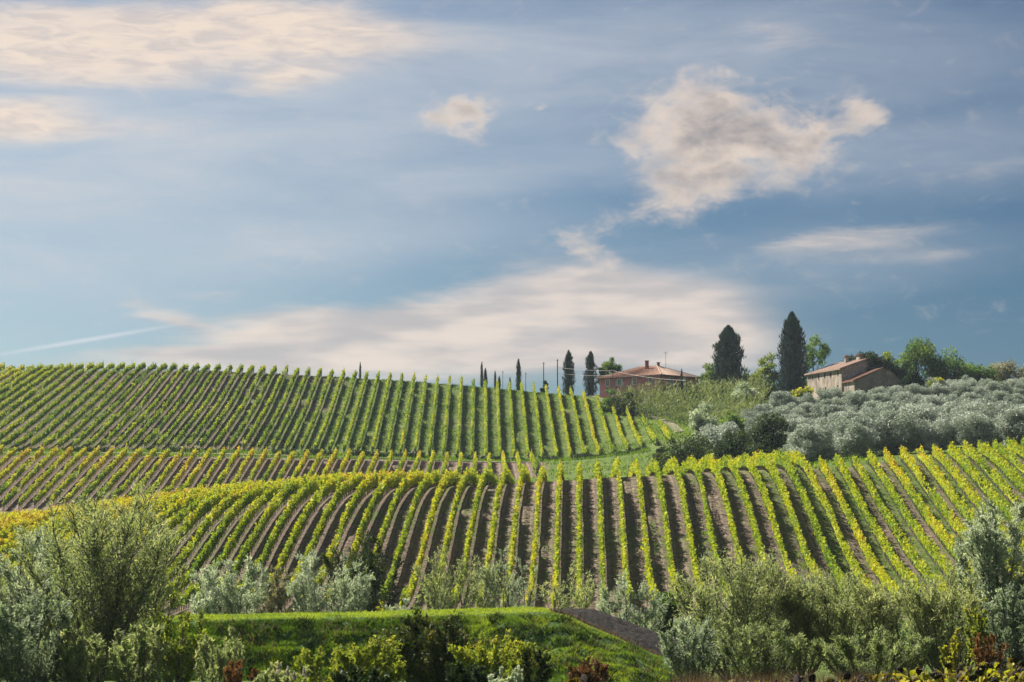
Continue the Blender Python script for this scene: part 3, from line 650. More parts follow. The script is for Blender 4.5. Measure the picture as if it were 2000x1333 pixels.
cypress_at(703, 708, 752, 614, 5, 'lone cypress tip poking over the middle of the upper vineyard', 911, 400, .4, .12)
cypress_at(1332, 720, 770, 548, 7, 'little cypress against the shaded wall of the pink house', 912, 600, .4, .14)

def pole(px, ytop, d, rad, label, ybase=None):
    X = xpix(px, d); zb = float(zt(X, d)); zt_ = zpix(ytop, d)
    e = empty('utility_pole', (X, d, zb)); tag(e, label, 'pole', 'poles on the hilltop')
    V, Fq = tubes([(np.array([[0, 0, -.4], [0, 0, (zt_ - zb) * .5], [0, 0, zt_ - zb]]), [rad, rad * .9, rad * .75])], 8); Vc, Fc = tubes([(np.array([[0, 0, zt_ - zb - .01], [0, 0, zt_ - zb + .02]]), [rad * .75, .001])], 8)
    link('shaft', mesh_np('pole_shaft', np.concatenate([V, Vc]), [np.concatenate([Fq, Fc + len(V)])], smooth=True), e, M['post_dark'])
    V, Fq = tubes([(np.array([[-.35, 0, zt_ - zb - .35], [0, -.09, zt_ - zb - .35], [.35, 0, zt_ - zb - .35]]), [.04, .04, .04])], 6); b = link('crossbar', mesh_np('pole_crossbar', V, [Fq]), e, M['post_dark'])
    return np.array([X, d, zt_])
M['post_dark'] = noise_mat('tarred wood', [(0.3, (0.03, 0.028, 0.03)), (0.7, (0.075, 0.07, 0.07))], 6)
M['wire'] = noise_mat('aged aluminium wire', [(0.3, (0.45, 0.43, 0.40)), (0.7, (0.60, 0.58, 0.55))], 5, rough=.5)
p0 = pole(1062, 708, 590, .13, 'short greyish pole on the hilltop, farther left of two')
p1 = pole(1089, 702, 584, .15, 'tall dark pole standing between the slim cypress and the greyish pole')
p2 = pole(1197, 722, 572, .10, 'thin pole in front of the left end of the pink house')
p3 = pole(1341, 741, 545, .12, 'dark pole rising from the cane thicket below the pink house')
pole(1027, 728, 596, .08, 'thin stake poking above the vine tops beside the slender cypress')
pole(982, 725, 598, .07, 'bare stake beside the tiny bushy cypress')
def wire(a, b, sag, label, r=.032):
    u = np.linspace(0, 1, 14)[:, None]; pts = a + (b - a) * u - np.array([0, 0, 1]) * sag * 4 * u * (1 - u)
    V, Fq = tubes([(pts, np.full(14, r))], 5); o = link('power_line', mesh_np('power_line', V, [Fq], smooth=True), None, M['wire']); tag(o, label, 'cable', 'overhead cables'); return o
dz = np.array([0, 0, -.3])
wire(p1 + dz * 7, p2 + dz, .25, 'pale overhead cable between the dark pole and the thin pole')
wire(p2 + dz, p3 + dz, .5, 'pale overhead cable sloping down across the pink house')
wire(p2 + dz * 5, p1 + dz * 12, .25, 'lower pale cable left of the pink house')

put_leafy('deciduous_tree', 1196, 694, 604, 44, 'green', 'small round green tree behind the left end of the pink house', seed=31, ncl=22, nlf=150, tone0=.45)
put_leafy('deciduous_tree', 1176, 716, 596, 20, 'dark', 'narrow dark shrubby tree between slim cypress and pink house', seed=32, ncl=12, nlf=120)
put_leafy('deciduous_tree', 1388, 700, 580, 62, 'green', 'bushy green tree between the pink house and the broad cypress', seed=33, ncl=24, nlf=170, tone0=.5, z0f=.02)
put_leafy('deciduous_tree', 1452, 712, 576, 50, 'green', 'low green tree just right of the broad cypress', seed=34, ncl=20, nlf=160, tone0=.42, z0f=.02)
put_leafy('deciduous_tree', 1496, 684, 574, 66, 'yellowgreen', 'yellow-green tree between the two large cypresses', seed=35, ncl=26, nlf=150, tone0=.34, z0f=.02)
put_leafy('deciduous_tree', 1595, 648, 580, 66, 'green', 'open-crowned tree with visible limbs right of the tallest cypress', seed=36, ncl=24, nlf=80, tone0=.5, rclf=.13, z0f=.3, shell=.8, tr=.30)
put_leafy('deciduous_tree', 1572, 690, 590, 60, 'green', 'green tree low behind the tallest cypress', seed=45, ncl=18, nlf=120, tone0=.45, z0f=.02)
put_leafy('deciduous_tree', 1693, 664, 560, 52, 'dark', 'dark round tree behind the farmhouse chimney', seed=37, ncl=22, nlf=190, tone0=.62, z0f=.02)
put_leafy('deciduous_tree', 1738, 680, 560, 42, 'yellowgreen', 'sparse small tree between dark round tree and tall leafy one', seed=38, ncl=14, nlf=110, tone0=.4)
put_leafy('deciduous_tree', 1795, 653, 556, 120, 'green', 'tallest leafy tree right of the farmhouse', seed=39, ncl=46, nlf=240, tone0=.46, tonev=.2, z0f=.02)
put_leafy('deciduous_tree', 1862, 676, 556, 124, 'green', 'broad leafy tree right of the tallest leafy one', seed=40, ncl=46, nlf=240, tone0=.42, tonev=.2, z0f=.02)
put_leafy('deciduous_tree', 1908, 706, 552, 100, 'green', 'low dark-green tree beside the pale feathery one', seed=41, ncl=34, nlf=230, tone0=.4, z0f=.02)
put_leafy('deciduous_tree', 1958, 690, 560, 96, 'pale', 'pale feathery grey tree near the right edge', seed=42, ncl=36, nlf=200, tone0=.5, barkm='bark_grey', z0f=.02)
put_leafy('deciduous_tree', 2005, 700, 566, 60, 'pale', 'pale grey tree cut off by the right edge', seed=43, ncl=20, nlf=150, tone0=.35, barkm='bark_grey', z0f=.02)
put_leafy('leafy_bush', 1826, 727, 522, 52, 'yellowgreen', 'bright yellow-green bush at the farmhouse\'s right corner', 'bush', seed=44, ncl=16, nlf=170, tone0=.45, z0f=.02)
put_leafy('leafy_bush', 1566, 741, 520, 66, 'yellowgreen', 'yellow-green bush in front of the farmhouse\'s lit wall', 'bush', seed=46, ncl=20, nlf=190, tone0=.48, z0f=.02)
put_leafy('leafy_bush', 1352, 744, 552, 40, 'dark', 'dark bush at the right corner of the pink house', 'bush', seed=47, ncl=14, nlf=150, tone0=.4, z0f=.02)
put_leafy('leafy_bush', 1395, 728, 564, 50, 'dark', 'dark bush at the foot of the broad cypress', 'bush', seed=48, ncl=14, nlf=150, tone0=.45, z0f=.02)
put_leafy('leafy_bush', 1490, 738, 560, 90, 'dark', 'dark hedge-like bush between the two large cypresses', 'bush', seed=49, ncl=22, nlf=150, tone0=.3, z0f=.02)
put_leafy('leafy_bush', 1064, 740, 585, 22, 'dark', 'small dark rounded bush at the foot of the poles', 'bush', seed=50, ncl=10, nlf=110, tone0=.3, z0f=.02)
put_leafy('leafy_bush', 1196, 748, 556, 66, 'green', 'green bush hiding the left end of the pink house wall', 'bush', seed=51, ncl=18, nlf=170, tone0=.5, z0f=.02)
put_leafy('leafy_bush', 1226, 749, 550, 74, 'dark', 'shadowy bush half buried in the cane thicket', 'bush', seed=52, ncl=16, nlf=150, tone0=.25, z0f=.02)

# ------------------------------------------------------------------ houses
M['pink'] = noise_mat('pink render', [(0.3, (0.36, 0.14, 0.15)), (0.7, (0.48, 0.21, 0.215))], 1.2, 8)
M['tile'] = None
def tile_mat(name, c0, c1, c2, axis=0, pitch=0.22):
    m, nt, N, L, out = new_mat(name)
    tc = N.new('ShaderNodeTexCoord'); n = N.new('ShaderNodeTexNoise'); n.inputs['Scale'].default_value = 1.6; n.inputs['Detail'].default_value = 8; n.inputs['Roughness'].default_value = .7; L.new(tc.outputs['Object'], n.inputs[0])
    r = ramp(N, [(0.3, c0), (0.5, c1), (0.72, c2)]); L.new(n.outputs[0], r.inputs[0])
    p = N.new('ShaderNodeBsdfPrincipled'); p.inputs['Roughness'].default_value = .9; L.new(r.outputs[0], p.inputs['Base Color']); L.new(p.outputs[0], out.inputs[0]); return m
M['tile'] = tile_mat('terracotta tiles', (0.10, 0.045, 0.03), (0.19, 0.088, 0.055), (0.30, 0.17, 0.115))
M['tile_old'] = tile_mat('old weathered tiles', (0.17, 0.11, 0.085), (0.30, 0.20, 0.155), (0.42, 0.33, 0.27))
M['render_old'] = noise_mat('stained old render', [(0.30, (0.10, 0.082, 0.075)), (0.48, (0.25, 0.205, 0.17)), (0.68, (0.44, 0.375, 0.30))], 1.1, 9, bump=.4, stretch=(1, 1, .35))
M['stone'] = noise_mat('rubble stone', [(0.25, (0.14, 0.125, 0.12)), (0.5, (0.27, 0.245, 0.23)), (0.75, (0.44, 0.41, 0.38))], 2.2, 8, bump=.8, bdist=.1)
M['brown'] = noise_mat('grey brown render', [(0.3, (0.15, 0.125, 0.105)), (0.6, (0.24, 0.20, 0.17)), (0.78, (0.42, 0.38, 0.33))], 0.9, 8, bump=.4)
M['frame'] = noise_mat('white window surround', [(0.3, (0.62, 0.60, 0.57)), (0.7, (0.72, 0.70, 0.67))], 4)
M['shutter'] = noise_mat('blue grey shutter', [(0.3, (0.24, 0.30, 0.38)), (0.7, (0.34, 0.40, 0.48))], 6)
M['darkwood'] = noise_mat('dark opening wood', [(0.3, (0.012, 0.011, 0.011)), (0.7, (0.035, 0.03, 0.028))], 6)
def glass_mat():
    m, nt, N, L, out = new_mat('window glass'); tc = N.new('ShaderNodeTexCoord'); n = N.new('ShaderNodeTexNoise'); n.inputs['Scale'].default_value = 1.5; L.new(tc.outputs['Object'], n.inputs[0])
    r = ramp(N, [(0.3, (0.02, 0.024, 0.03)), (0.7, (0.05, 0.055, 0.06))]); L.new(n.outputs[0], r.inputs[0]); p = N.new('ShaderNodeBsdfPrincipled'); p.inputs['Roughness'].default_value = .08; L.new(r.outputs[0], p.inputs['Base Color']); L.new(p.outputs[0], out.inputs[0]); return m
M['glass'] = glass_mat()
M['brick'] = noise_mat('red chimney brick', [(0.3, (0.20, 0.055, 0.04)), (0.7, (0.34, 0.11, 0.08))], 4)

class House:
    "local frame: u to the right along the front, v away, origin at the near-left ground corner"
    def __init__(s, name, P0, udir, label):
        s.u = unit(np.array([udir[0], udir[1], 0.0])[None])[0]; s.v = np.array([-s.u[1], s.u[0], 0.0])
        s.P = np.array(P0, float); s.root = empty(name, s.P); tag(s.root, label, 'house')
    def w(s, p): p = np.asarray(p, float); return p[..., 0:1] * s.u + p[..., 1:2] * s.v + p[..., 2:3] * np.array([0, 0, 1.0])
    def mesh(s, name, V, faces, mat, parent=None):
        me = bpy.data.meshes.new(name); me.from_pydata([tuple(x) for x in s.w(np.array(V))], [], faces); me.update()
        bmx = __import__('bmesh').new(); bmx.from_mesh(me); __import__('bmesh').ops.recalc_face_normals(bmx, faces=bmx.faces); bmx.to_mesh(me); bmx.free()
        return link(name, me, parent or s.root, M[mat] if isinstance(mat, str) else mat)
    def box(s, name, a, b, mat, parent=None):
        x0, y0, z0 = a; x1, y1, z1 = b
        V = [(x0, y0, z0), (x1, y0, z0), (x1, y1, z0), (x0, y1, z0), (x0, y0, z1), (x1, y0, z1), (x1, y1, z1), (x0, y1, z1)]
        return s.mesh(name, V, [(0, 3, 2, 1), (4, 5, 6, 7), (0, 1, 5, 4), (1, 2, 6, 5), (2, 3, 7, 6), (3, 0, 4, 7)], mat, parent)
    def slab(s, name, quad, th, mat, parent=None):
        "a roof pane: polygon given in order, thickened downwards"
        n = len(quad); V = [tuple(q) for q in quad] + [(q[0], q[1], q[2] - th) for q in quad]
        return s.mesh(name, V, [tuple(range(n)), tuple(range(2 * n - 1, n - 1, -1))] + [(i, i + n, (i + 1) % n + n, (i + 1) % n) for i in range(n)], mat, parent)
    def ribs(s, name, e0, e1, r0, r1, pitch, mat, parent):
        "rounded tile courses running from the eave (e0-e1) up to the ridge (r0-r1)"
        e0, e1, r0, r1 = map(lambda q: np.array(q, float), (e0, e1, r0, r1)); n = max(3, int(np.linalg.norm(e1 - e0) / pitch)); paths = []
        for i in range(n + 1):
            f = i / n; a = e0 + (e1 - e0) * f; b = r0 + (r1 - r0) * f
            if np.linalg.norm(b - a) < .3: continue
            paths.append((s.w(np.stack([a, a + (b - a) * .5, b])), np.full(3, .085)))
        V, Fq = tubes(paths, 5); o = link(name, mesh_np(name, V, [Fq], smooth=True), parent, M[mat]); o['kind'] = 'stuff'; return o
    def window(s, x, z, wd, ht, y=0.0, axis='u', shutters=False, surround=True, dark=False, name='window', sgn=-1):
        "a window proud of the wall plane; axis u: in the front wall (plane v = y), axis v: in the side wall (plane u = y)"
        def B(nm, a0, a1, d0, d1, z0, z1, mat, par):
            if axis == 'u': return s.box(nm, (a0, y + sgn * d1, z0), (a1, y + sgn * d0, z1), mat, par)
            return s.box(nm, (y + sgn * d1, a0, z0), (y + sgn * d0, a1, z1), mat, par)
        p = B(name, x - wd / 2, x + wd / 2, -.05, .012, z, z + ht, 'darkwood' if dark else 'glass', None)
        if surround:
            t = .16
            B('frame', x - wd / 2 - t, x - wd / 2, -.04, .05, z - t, z + ht + t, 'frame', p); B('frame', x + wd / 2, x + wd / 2 + t, -.04, .05, z - t, z + ht + t, 'frame', p)
            B('lintel', x - wd / 2, x + wd / 2, -.04, .05, z + ht, z + ht + t, 'frame', p); B('sill', x - wd / 2, x + wd / 2, -.04, .09, z - t, z, 'frame', p)
            B('mullion', x - .03, x + .03, 0, .03, z, z + ht, 'frame', p)
        if shutters:
            for q in (-1, 1): B('shutter', x + q * (wd / 2 + .42) - .26, x + q * (wd / 2 + .42) + .26, -.02, .06, z - .05, z + ht + .05, 'shutter', p)
        return p

def pink_house():
    d0 = 563.0; X0 = xpix(1291, d0); ze = zpix(731, d0); zb = float(zt(X0, d0)) - 1.0
    ang = R(42)                              # the near corner is at the front; the long side runs left and away
    # u runs along the long side from its far-left end to the near corner
    ud = np.array([math.cos(ang), -math.sin(ang), 0]); Ls, Ws = 19.5, 15.0
    P0 = np.array([X0, d0, zb]) - ud * Ls
    h = House('farmhouse', P0, ud, 'pink farmhouse with hipped terracotta roof above the cane thicket'); H = ze - zb
    h.box('wall', (0, 0, 0), (Ls, Ws, H), 'pink')
    o = .55; rz_ = H + 2.75; za = H - .12
    r0, r1 = (Ws / 2 - .5, Ws / 2, rz_), (Ls - Ws / 2 + .5, Ws / 2, rz_)
    A, B_, C, D = (-o, -o, za), (Ls + o, -o, za), (Ls + o, Ws + o, za), (-o, Ws + o, za)
    roof = h.mesh('roof', [A, B_, C, D, r0, r1, *[(q[0], q[1], q[2] - .22) for q in (A, B_, C, D)]], [(0, 1, 5, 4), (1, 2, 5), (2, 3, 4, 5), (3, 0, 4), (0, 6, 7, 1), (1, 7, 8, 2), (2, 8, 9, 3), (3, 9, 6, 0), (6, 9, 8, 7)], 'tile')
    h.ribs('tile_course', A, B_, r0, r1, .42, 'tile', roof); h.ribs('tile_course', B_, C, r1, r1, .42, 'tile_old', roof)
    for a, b in ((B_, r1), (A, r0), (r0, r1), (C, r1)):
        V, Fq = tubes([(h.w(np.array([a, b], float)) + np.array([0, 0, .04]), np.full(2, .15))], 6); link('ridge_tiles', mesh_np('ridge_tiles', V, [Fq], smooth=True), roof, M['tile_old'])
    V, Fq = tubes([(h.w(np.array([(-o - .02, -o - .06, za - .18), (Ls + o, -o - .06, za - .18)])), np.full(2, .09))], 6); link('gutter', mesh_np('gutter', V, [Fq]), roof, M['post_dark'])
    V, Fq = tubes([(h.w(np.array([(Ls + o + .06, -o, za - .18), (Ls + o + .06, Ws + o, za - .18)])), np.full(2, .09))], 6); link('gutter', mesh_np('gutter', V, [Fq]), roof, M['post_dark'])
    V, Fq = tubes([(h.w(np.array([(Ls - .1, -.12, za - .2), (Ls - .1, -.12, .3)])), np.full(2, .07))], 6); link('downpipe', mesh_np('downpipe', V, [Fq]), h.root, M['post_dark'])
    for x in (2.6, 6.4, 11.2, 16.2): h.window(x, H - 2.15, 1.0, 1.45, 0.0, 'u', shutters=(x in (6.4,)))
    for y in (4.2, 10.2): h.window(y, H - 2.15, 1.0, 1.45, Ls, 'v', sgn=1)
    ch = h.box('chimney', (10.6, 5.0, H + 1.2), (11.3, 5.6, H + 3.9), 'brick', roof); h.box('chimney_cap', (10.5, 4.9, H + 3.903), (11.4, 5.7, H + 4.05), 'tile', roof)
    h.box('chimney', (12.4, 7.5, H + 1.6), (12.9, 8.0, H + 3.5), 'brick', roof); h.box('chimney_cap', (12.25, 7.35, H + 3.503), (13.05, 8.15, H + 3.65), 'post_dark', roof)
    an = np.array([13.6, 9.5, H + 2.0]); V, Fq = tubes([(h.w(np.stack([an, an + [0, 0, 4.4]])), [.05, .04]), (h.w(np.stack([an + [-.8, 0, 4.25], an + [.8, 0, 4.25]])), [.035, .035]), (h.w(np.stack([an + [-.5, .0, 3.9], an + [.5, .0, 3.9]])), [.03, .03])], 5); link('antenna', mesh_np('antenna', V, [Fq]), roof, M['post'])
pink_house()

def ivy(parent, base, P, O, n_each, spread, size, seed, name='ivy'):
    r = np.random.default_rng(seed); m_ = len(P) * n_each; c = np.repeat(P, n_each, 0) + r.normal(size=(m_, 3)) * spread; nr = unit(np.repeat(O, n_each, 0) + rand_dirs(m_, r) * .6); sz = size * r.uniform(.6, 1.4, m_)
    o = link(name, leaf_mesh(name, c - base, rand_dirs(m_, r) + np.array([0, 0, -.6]), nr, sz, sz * .85, np.clip(.4 + r.normal(size=m_) * .2, 0, 1)), parent, M['ivy']); return o

def stone_house():
    av = np.array([-0.285, 0.9585, 0]); ud = np.array([av[1], -av[0], 0])      # u to the right along the gables, v away
    # rear wing
    d0 = 530.0; X0 = xpix(1645, d0); ze = zpix(720, d0); zb = float(zt(X0, d0)) - 1.0; H = ze - zb
    h = House('farmhouse', (X0, d0, zb), ud, 'old stone farmhouse with sloping tiled roofs and ivy among the olives')
    W1, L1, rise = 15.5, 19.5, 2.75; pk = 7.9
    h.mesh('wall', [(0, 0, 0), (W1, 0, 0), (W1, 0, H - .6), (pk, 0, H + rise), (0, 0, H), (0, L1, 0), (W1, L1, 0), (W1, L1, H - .6), (pk, L1, H + rise), (0, L1, H)],
           [(0, 1, 2, 3, 4), (9, 8, 7, 6, 5), (0, 4, 9, 5), (1, 6, 7, 2)], 'stone')
    h.mesh('wall', [(-.03, -.02, 0), (-.03, L1 + .02, 0), (-.03, L1 + .02, H - .02), (-.03, -.02, H - .02), (.05, -.02, 0), (.05, L1 + .02, 0), (.05, L1 + .02, H - .02), (.05, -.02, H - .02)], [(0, 1, 2, 3), (4, 7, 6, 5), (0, 3, 7, 4), (1, 5, 6, 2)], 'render_old')['label'] = 'sunlit long wall with pale stained render'
    s1 = rise / pk; s2 = (rise + .6) / (W1 - pk)
    E0, E1 = (-.6, -.5, H - .6 * s1 + .14), (-.6, L1 + .4, H - .6 * s1 + .14); K0, K1 = (pk, -.5, H + rise + .14), (pk, L1 + .4, H + rise + .14); G0, G1 = (W1 + .5, -.5, H - .6 - .5 * s2 + .14), (W1 + .5, L1 + .4, H - .6 - .5 * s2 + .14)
    rf = h.slab('roof', [E0, K0, K1, E1], .2, 'tile_old'); h.ribs('tile_course', E0, E1, K0, K1, .42, 'tile_old', rf)
    rf2 = h.slab('roof', [(pk + .004, *K0[1:]), G0, G1, (pk + .004, *K1[1:])], .2, 'tile_old')
    V, Fq = tubes([(h.w(np.array([(E0[0], -.46, E0[2] + .03), (K0[0], -.46, K0[2] + .03)])), np.full(2, .13))], 6); link('verge_tiles', mesh_np('verge_tiles', V, [Fq], smooth=True), rf, M['tile'])
    for y in (1.9, 6.0, 9.4, 12.9, 16.2): h.window(y, H - 1.75, .62, 1.25, -.03, 'v', surround=False, dark=True)
    h.window(2.2, H - 4.9, .7, 1.2, -.03, 'v', surround=False, dark=True); h.window(9.0, H - 4.9, .7, 1.2, -.03, 'v', surround=False, dark=True)
    h.box('chimney', (5.2, 9.0, H + 1.0), (6.0, 9.8, H + 3.5), 'stone', rf); h.box('chimney_cap', (5.0, 8.8, H + 3.503), (6.2, 10.0, H + 3.75), 'tile', rf)
    tw = h.box('dovecote', (6.2, 3.4, H + 1.4), (8.4, 5.4, H + 3.7), 'render_old', rf); h.slab('dovecote_roof', [(5.9, 3.1, H + 3.71), (8.7, 3.1, H + 3.95), (8.7, 5.7, H + 3.95), (5.9, 5.7, H + 3.71)], .12, 'tile', rf)
    h.window(4.4, H + 2.2, .8, 1.0, 8.4, 'v', surround=False, dark=True, sgn=1)
    # ivy over the right-hand slope and gable
    r = np.random.default_rng(5); n = 420; a = r.random(n); b = r.random(n)
    P = h.w(np.stack([pk - .8 + (W1 - pk + 1.6) * a, -.5 + b * L1 * .8, H + rise + .35 - a * (W1 - pk + .8) * s2 * 1.02 + .5 * r.random(n)], 1)) + h.P
    n2 = 330; a2 = r.random(n2); P2 = h.w(np.stack([pk - 1.2 + (W1 - pk + 1.4) * a2, np.full(n2, -.35), (H + rise + .1 - a2 * (W1 - pk) * s2) * (1 - .62 * r.random(n2) ** 1.2)], 1)) + h.P
    up = np.tile([[0., 0, 1]], (n, 1)); fr = np.tile(-h.v[None], (n2, 1))
    ivy(h.root, h.P, np.concatenate([P, P2]), np.concatenate([up, fr]), 9, .42, .5, 6)
    # front wing, lower, with the rounded gable
    H2o = zpix(739, 517.0) - zb; Y1 = -6.2; X1 = .35; W2 = 13.2; pk2 = 7.0; r2 = zpix(715.5, 519.0) - zb - H2o; lowR = H2o - 2.6
    gable = [(X1, Y1, 0), (X1 + W2, Y1, 0), (X1 + W2, Y1, lowR)]
    for t in np.linspace(.1, .9, 6): gable.append((X1 + W2 - (W2 - pk2) * t, Y1, lowR + (H2o + r2 - lowR) * math.sin(t * math.pi / 2) ** .9))
    gable += [(X1 + pk2, Y1, H2o + r2), (X1, Y1, H2o)]; n = len(gable); back = [(x, -.02, z) for x, y, z in gable]
    h.mesh('wall', gable + back, [tuple(range(n)), tuple(range(2 * n - 1, n - 1, -1))] + [(i, i + n, (i + 1) % n + n, (i + 1) % n) for i in range(n)], 'brown')['label'] = 'shaded rounded gable of the low front wing'
    h.mesh('wall', [(X1 - .03, Y1 - .02, 0), (X1 - .03, -.03, 0), (X1 - .03, -.03, H2o), (X1 - .03, Y1 - .02, H2o), (X1 + .05, Y1 - .02, 0), (X1 + .05, -.03, 0), (X1 + .05, -.03, H2o), (X1 + .05, Y1 - .02, H2o)], [(0, 1, 2, 3), (4, 7, 6, 5), (0, 3, 7, 4), (1, 5, 6, 2)], 'render_old')
    s3 = r2 / pk2; e0, e1 = (X1 - .5, Y1 - .45, H2o - .5 * s3 + .13), (X1 - .5, -.06, H2o - .5 * s3 + .13); k0, k1 = (X1 + pk2, Y1 - .45, H2o + r2 + .13), (X1 + pk2, -.06, H2o + r2 + .13)
    rf3 = h.slab('roof', [e0, k0, k1, e1], .2, 'tile'); h.ribs('tile_course', e0, e1, k0, k1, .42, 'tile', rf3)
    V, Fq = tubes([(h.w(np.array([(e0[0], Y1 - .42, e0[2] + .04), (k0[0], Y1 - .42, k0[2] + .04)])), np.full(2, .14))], 6); link('verge_tiles', mesh_np('verge_tiles', V, [Fq], smooth=True), rf3, M['tile'])
    top = [g for g in gable[2:10]]                                          # thin tiled skin over the rounded slope
    Vq, Fq = [], []
    for i, g in enumerate(top): Vq += [(g[0], Y1 - .2, g[2] + .08), (g[0], -.04, g[2] + .08)]
    h.mesh('roof', Vq, [(2 * i, 2 * i + 1, 2 * i + 3, 2 * i + 2) for i in range(len(top) - 1)], 'tile_old')
    h.window(X1 + 7.3, 2.0, 1.3, 2.0, Y1, 'u', surround=True, dark=True, name='door'); h.window(X1 + 11.2, 2.2, 1.1, 1.5, Y1, 'u', surround=False); h.window(-2.6, 1.9, .6, 1.2, X1 - .03, 'v', surround=False, dark=True)
stone_house()
# clipped dark ivy-grown hedges right of the farmhouse
for nm, px, ytop, d, wpx, lab, sd_ in (('ivy_hedge', 1764, 704, 536, 70, 'dark ivy-covered mass sloping down behind the rounded gable', 61), ('ivy_hedge', 1784, 722, 522, 56, 'dark clipped ivy hedge right of the rounded gable', 62)):
    put_leafy(nm, px, ytop, d, wpx, 'ivy', lab, 'hedge', seed=sd_, ncl=30, nlf=170, z0f=.02, tone0=.4, lobed=.12, L0=.4, W0=.34, crown='foliage', trunk='stems')

# ------------------------------------------------------------------ olive grove and scrub on the right-hand hill
def olive_grove():
    protos = []
    for i in range(5):
        H = 5.0; pa, lv = leafy_arrays(200 + i, H, 6.4, -.9, 40, 1.0, 250, .36, .13, .5, .13, .22, shell=.5)
        protos.append((pa, lv))
    made = {}
    r = np.random.default_rng(77); rows = [(358, 1590, 2040, 6.6, 7.0), (374, 1570, 2040, 6.6, 7.0), (392, 1600, 2040, 6.2, 6.6), (412, 1560, 2040, 6.0, 6.4), (432, 1520, 2040, 5.8, 6.2), (452, 1490, 2040, 5.6, 5.8), (470, 1480, 2030, 5.4, 5.6), (488, 1500, 2030, 5.2, 5.6), (505, 1530, 2030, 5.0, 5.8), (524, 1770, 2040, 5.0, 4.6), (542, 1850, 2040, 5.0, 4.6)]
    names = ['front', 'second', 'third', 'fourth', 'fifth', 'sixth', 'seventh', 'eighth', 'ninth', 'tenth', 'back']
    for ri, (d, pa_, pb_, sp_, hh) in enumerate(rows):
        X = xpix(pa_, d); k = 0
        while X < xpix(pb_, d):
            k += 1; dd = d + r.uniform(-3, 3); sc = hh / 5.0 * r.uniform(.78, 1.18); pi = int(r.integers(0, 5))
            lab = f'silvery olive tree, {ordinal(k)} from the left in the grove\'s {names[ri]} row'
            loc = (X, dd, float(zt(X, dd)) - .1)
            if pi not in made:
                t = plant('olive_tree', loc, protos[pi][0], protos[pi][1], M['olive'], M['bark_grey'], lab, 'tree', 'olive trees in the grove', trunk='trunk', crown='crown'); made[pi] = t
            else:
                t = copy_tree(made[pi]); t.location = loc; t['label'] = lab
            t.rotation_euler = (0, 0, r.random() * 6.28); t.scale = (sc * r.uniform(.95, 1.15), sc * r.uniform(.95, 1.15), sc)
            X += sp_ * r.uniform(.75, 1.15)
olive_grove()
kw = dict(cat='bush', z0f=.02, trunk='stems', crown='foliage')
put_leafy('scrub_bush', 1511, 804, 386, 118, 'dark', 'large dark round bush in front of the olive grove', seed=71, ncl=44, nlf=260, tone0=.62, L0=.34, W0=.28, **kw)
put_leafy('scrub_bush', 1428, 832, 392, 110, 'dark', 'dark spreading bush left of the large round one', seed=72, ncl=34, nlf=230, tone0=.55, L0=.34, W0=.28, **kw)
put_leafy('scrub_bush', 1340, 834, 402, 150, 'dark', 'wide low dark bush where the dirt track ends', seed=73, ncl=40, nlf=230, tone0=.6, L0=.34, W0=.28, **kw)
put_leafy('scrub_bush', 1300, 862, 410, 60, 'dark', 'small dark bush at the corner of the upper vineyard', seed=74, ncl=18, nlf=200, tone0=.6, L0=.34, W0=.28, **kw)
put_leafy('scrub_bush', 1370, 786, 470, 84, 'silver', 'pale grey-green round bush below the cane thicket', seed=75, ncl=30, nlf=200, tone0=.5, **kw)
put_leafy('scrub_bush', 1455, 746, 530, 74, 'silver', 'pale grey bush at the right end of the cane thicket', seed=76, ncl=26, nlf=180, tone0=.5, **kw)
put_leafy('scrub_bush', 1395, 815, 452, 100, 'olive', 'low silvery scrub between round bush and dark bushes', seed=77, ncl=28, nlf=200, tone0=.55, **kw)
put_leafy('scrub_bush', 1440, 806, 460, 90, 'green', 'mid-green scrub bush above the dark spreading bush', seed=78, ncl=26, nlf=180, tone0=.6, **kw)
put_leafy('scrub_bush', 1480, 790, 476, 80, 'olive', 'silvery scrub bush at the olive grove\'s upper left corner', seed=79, ncl=24, nlf=180, tone0=.5, **kw)
put_leafy('scrub_bush', 1590, 772, 508, 70, 'olive', 'silvery bush below the farmhouse\'s lit wall', seed=80, ncl=20, nlf=180, tone0=.55, **kw)

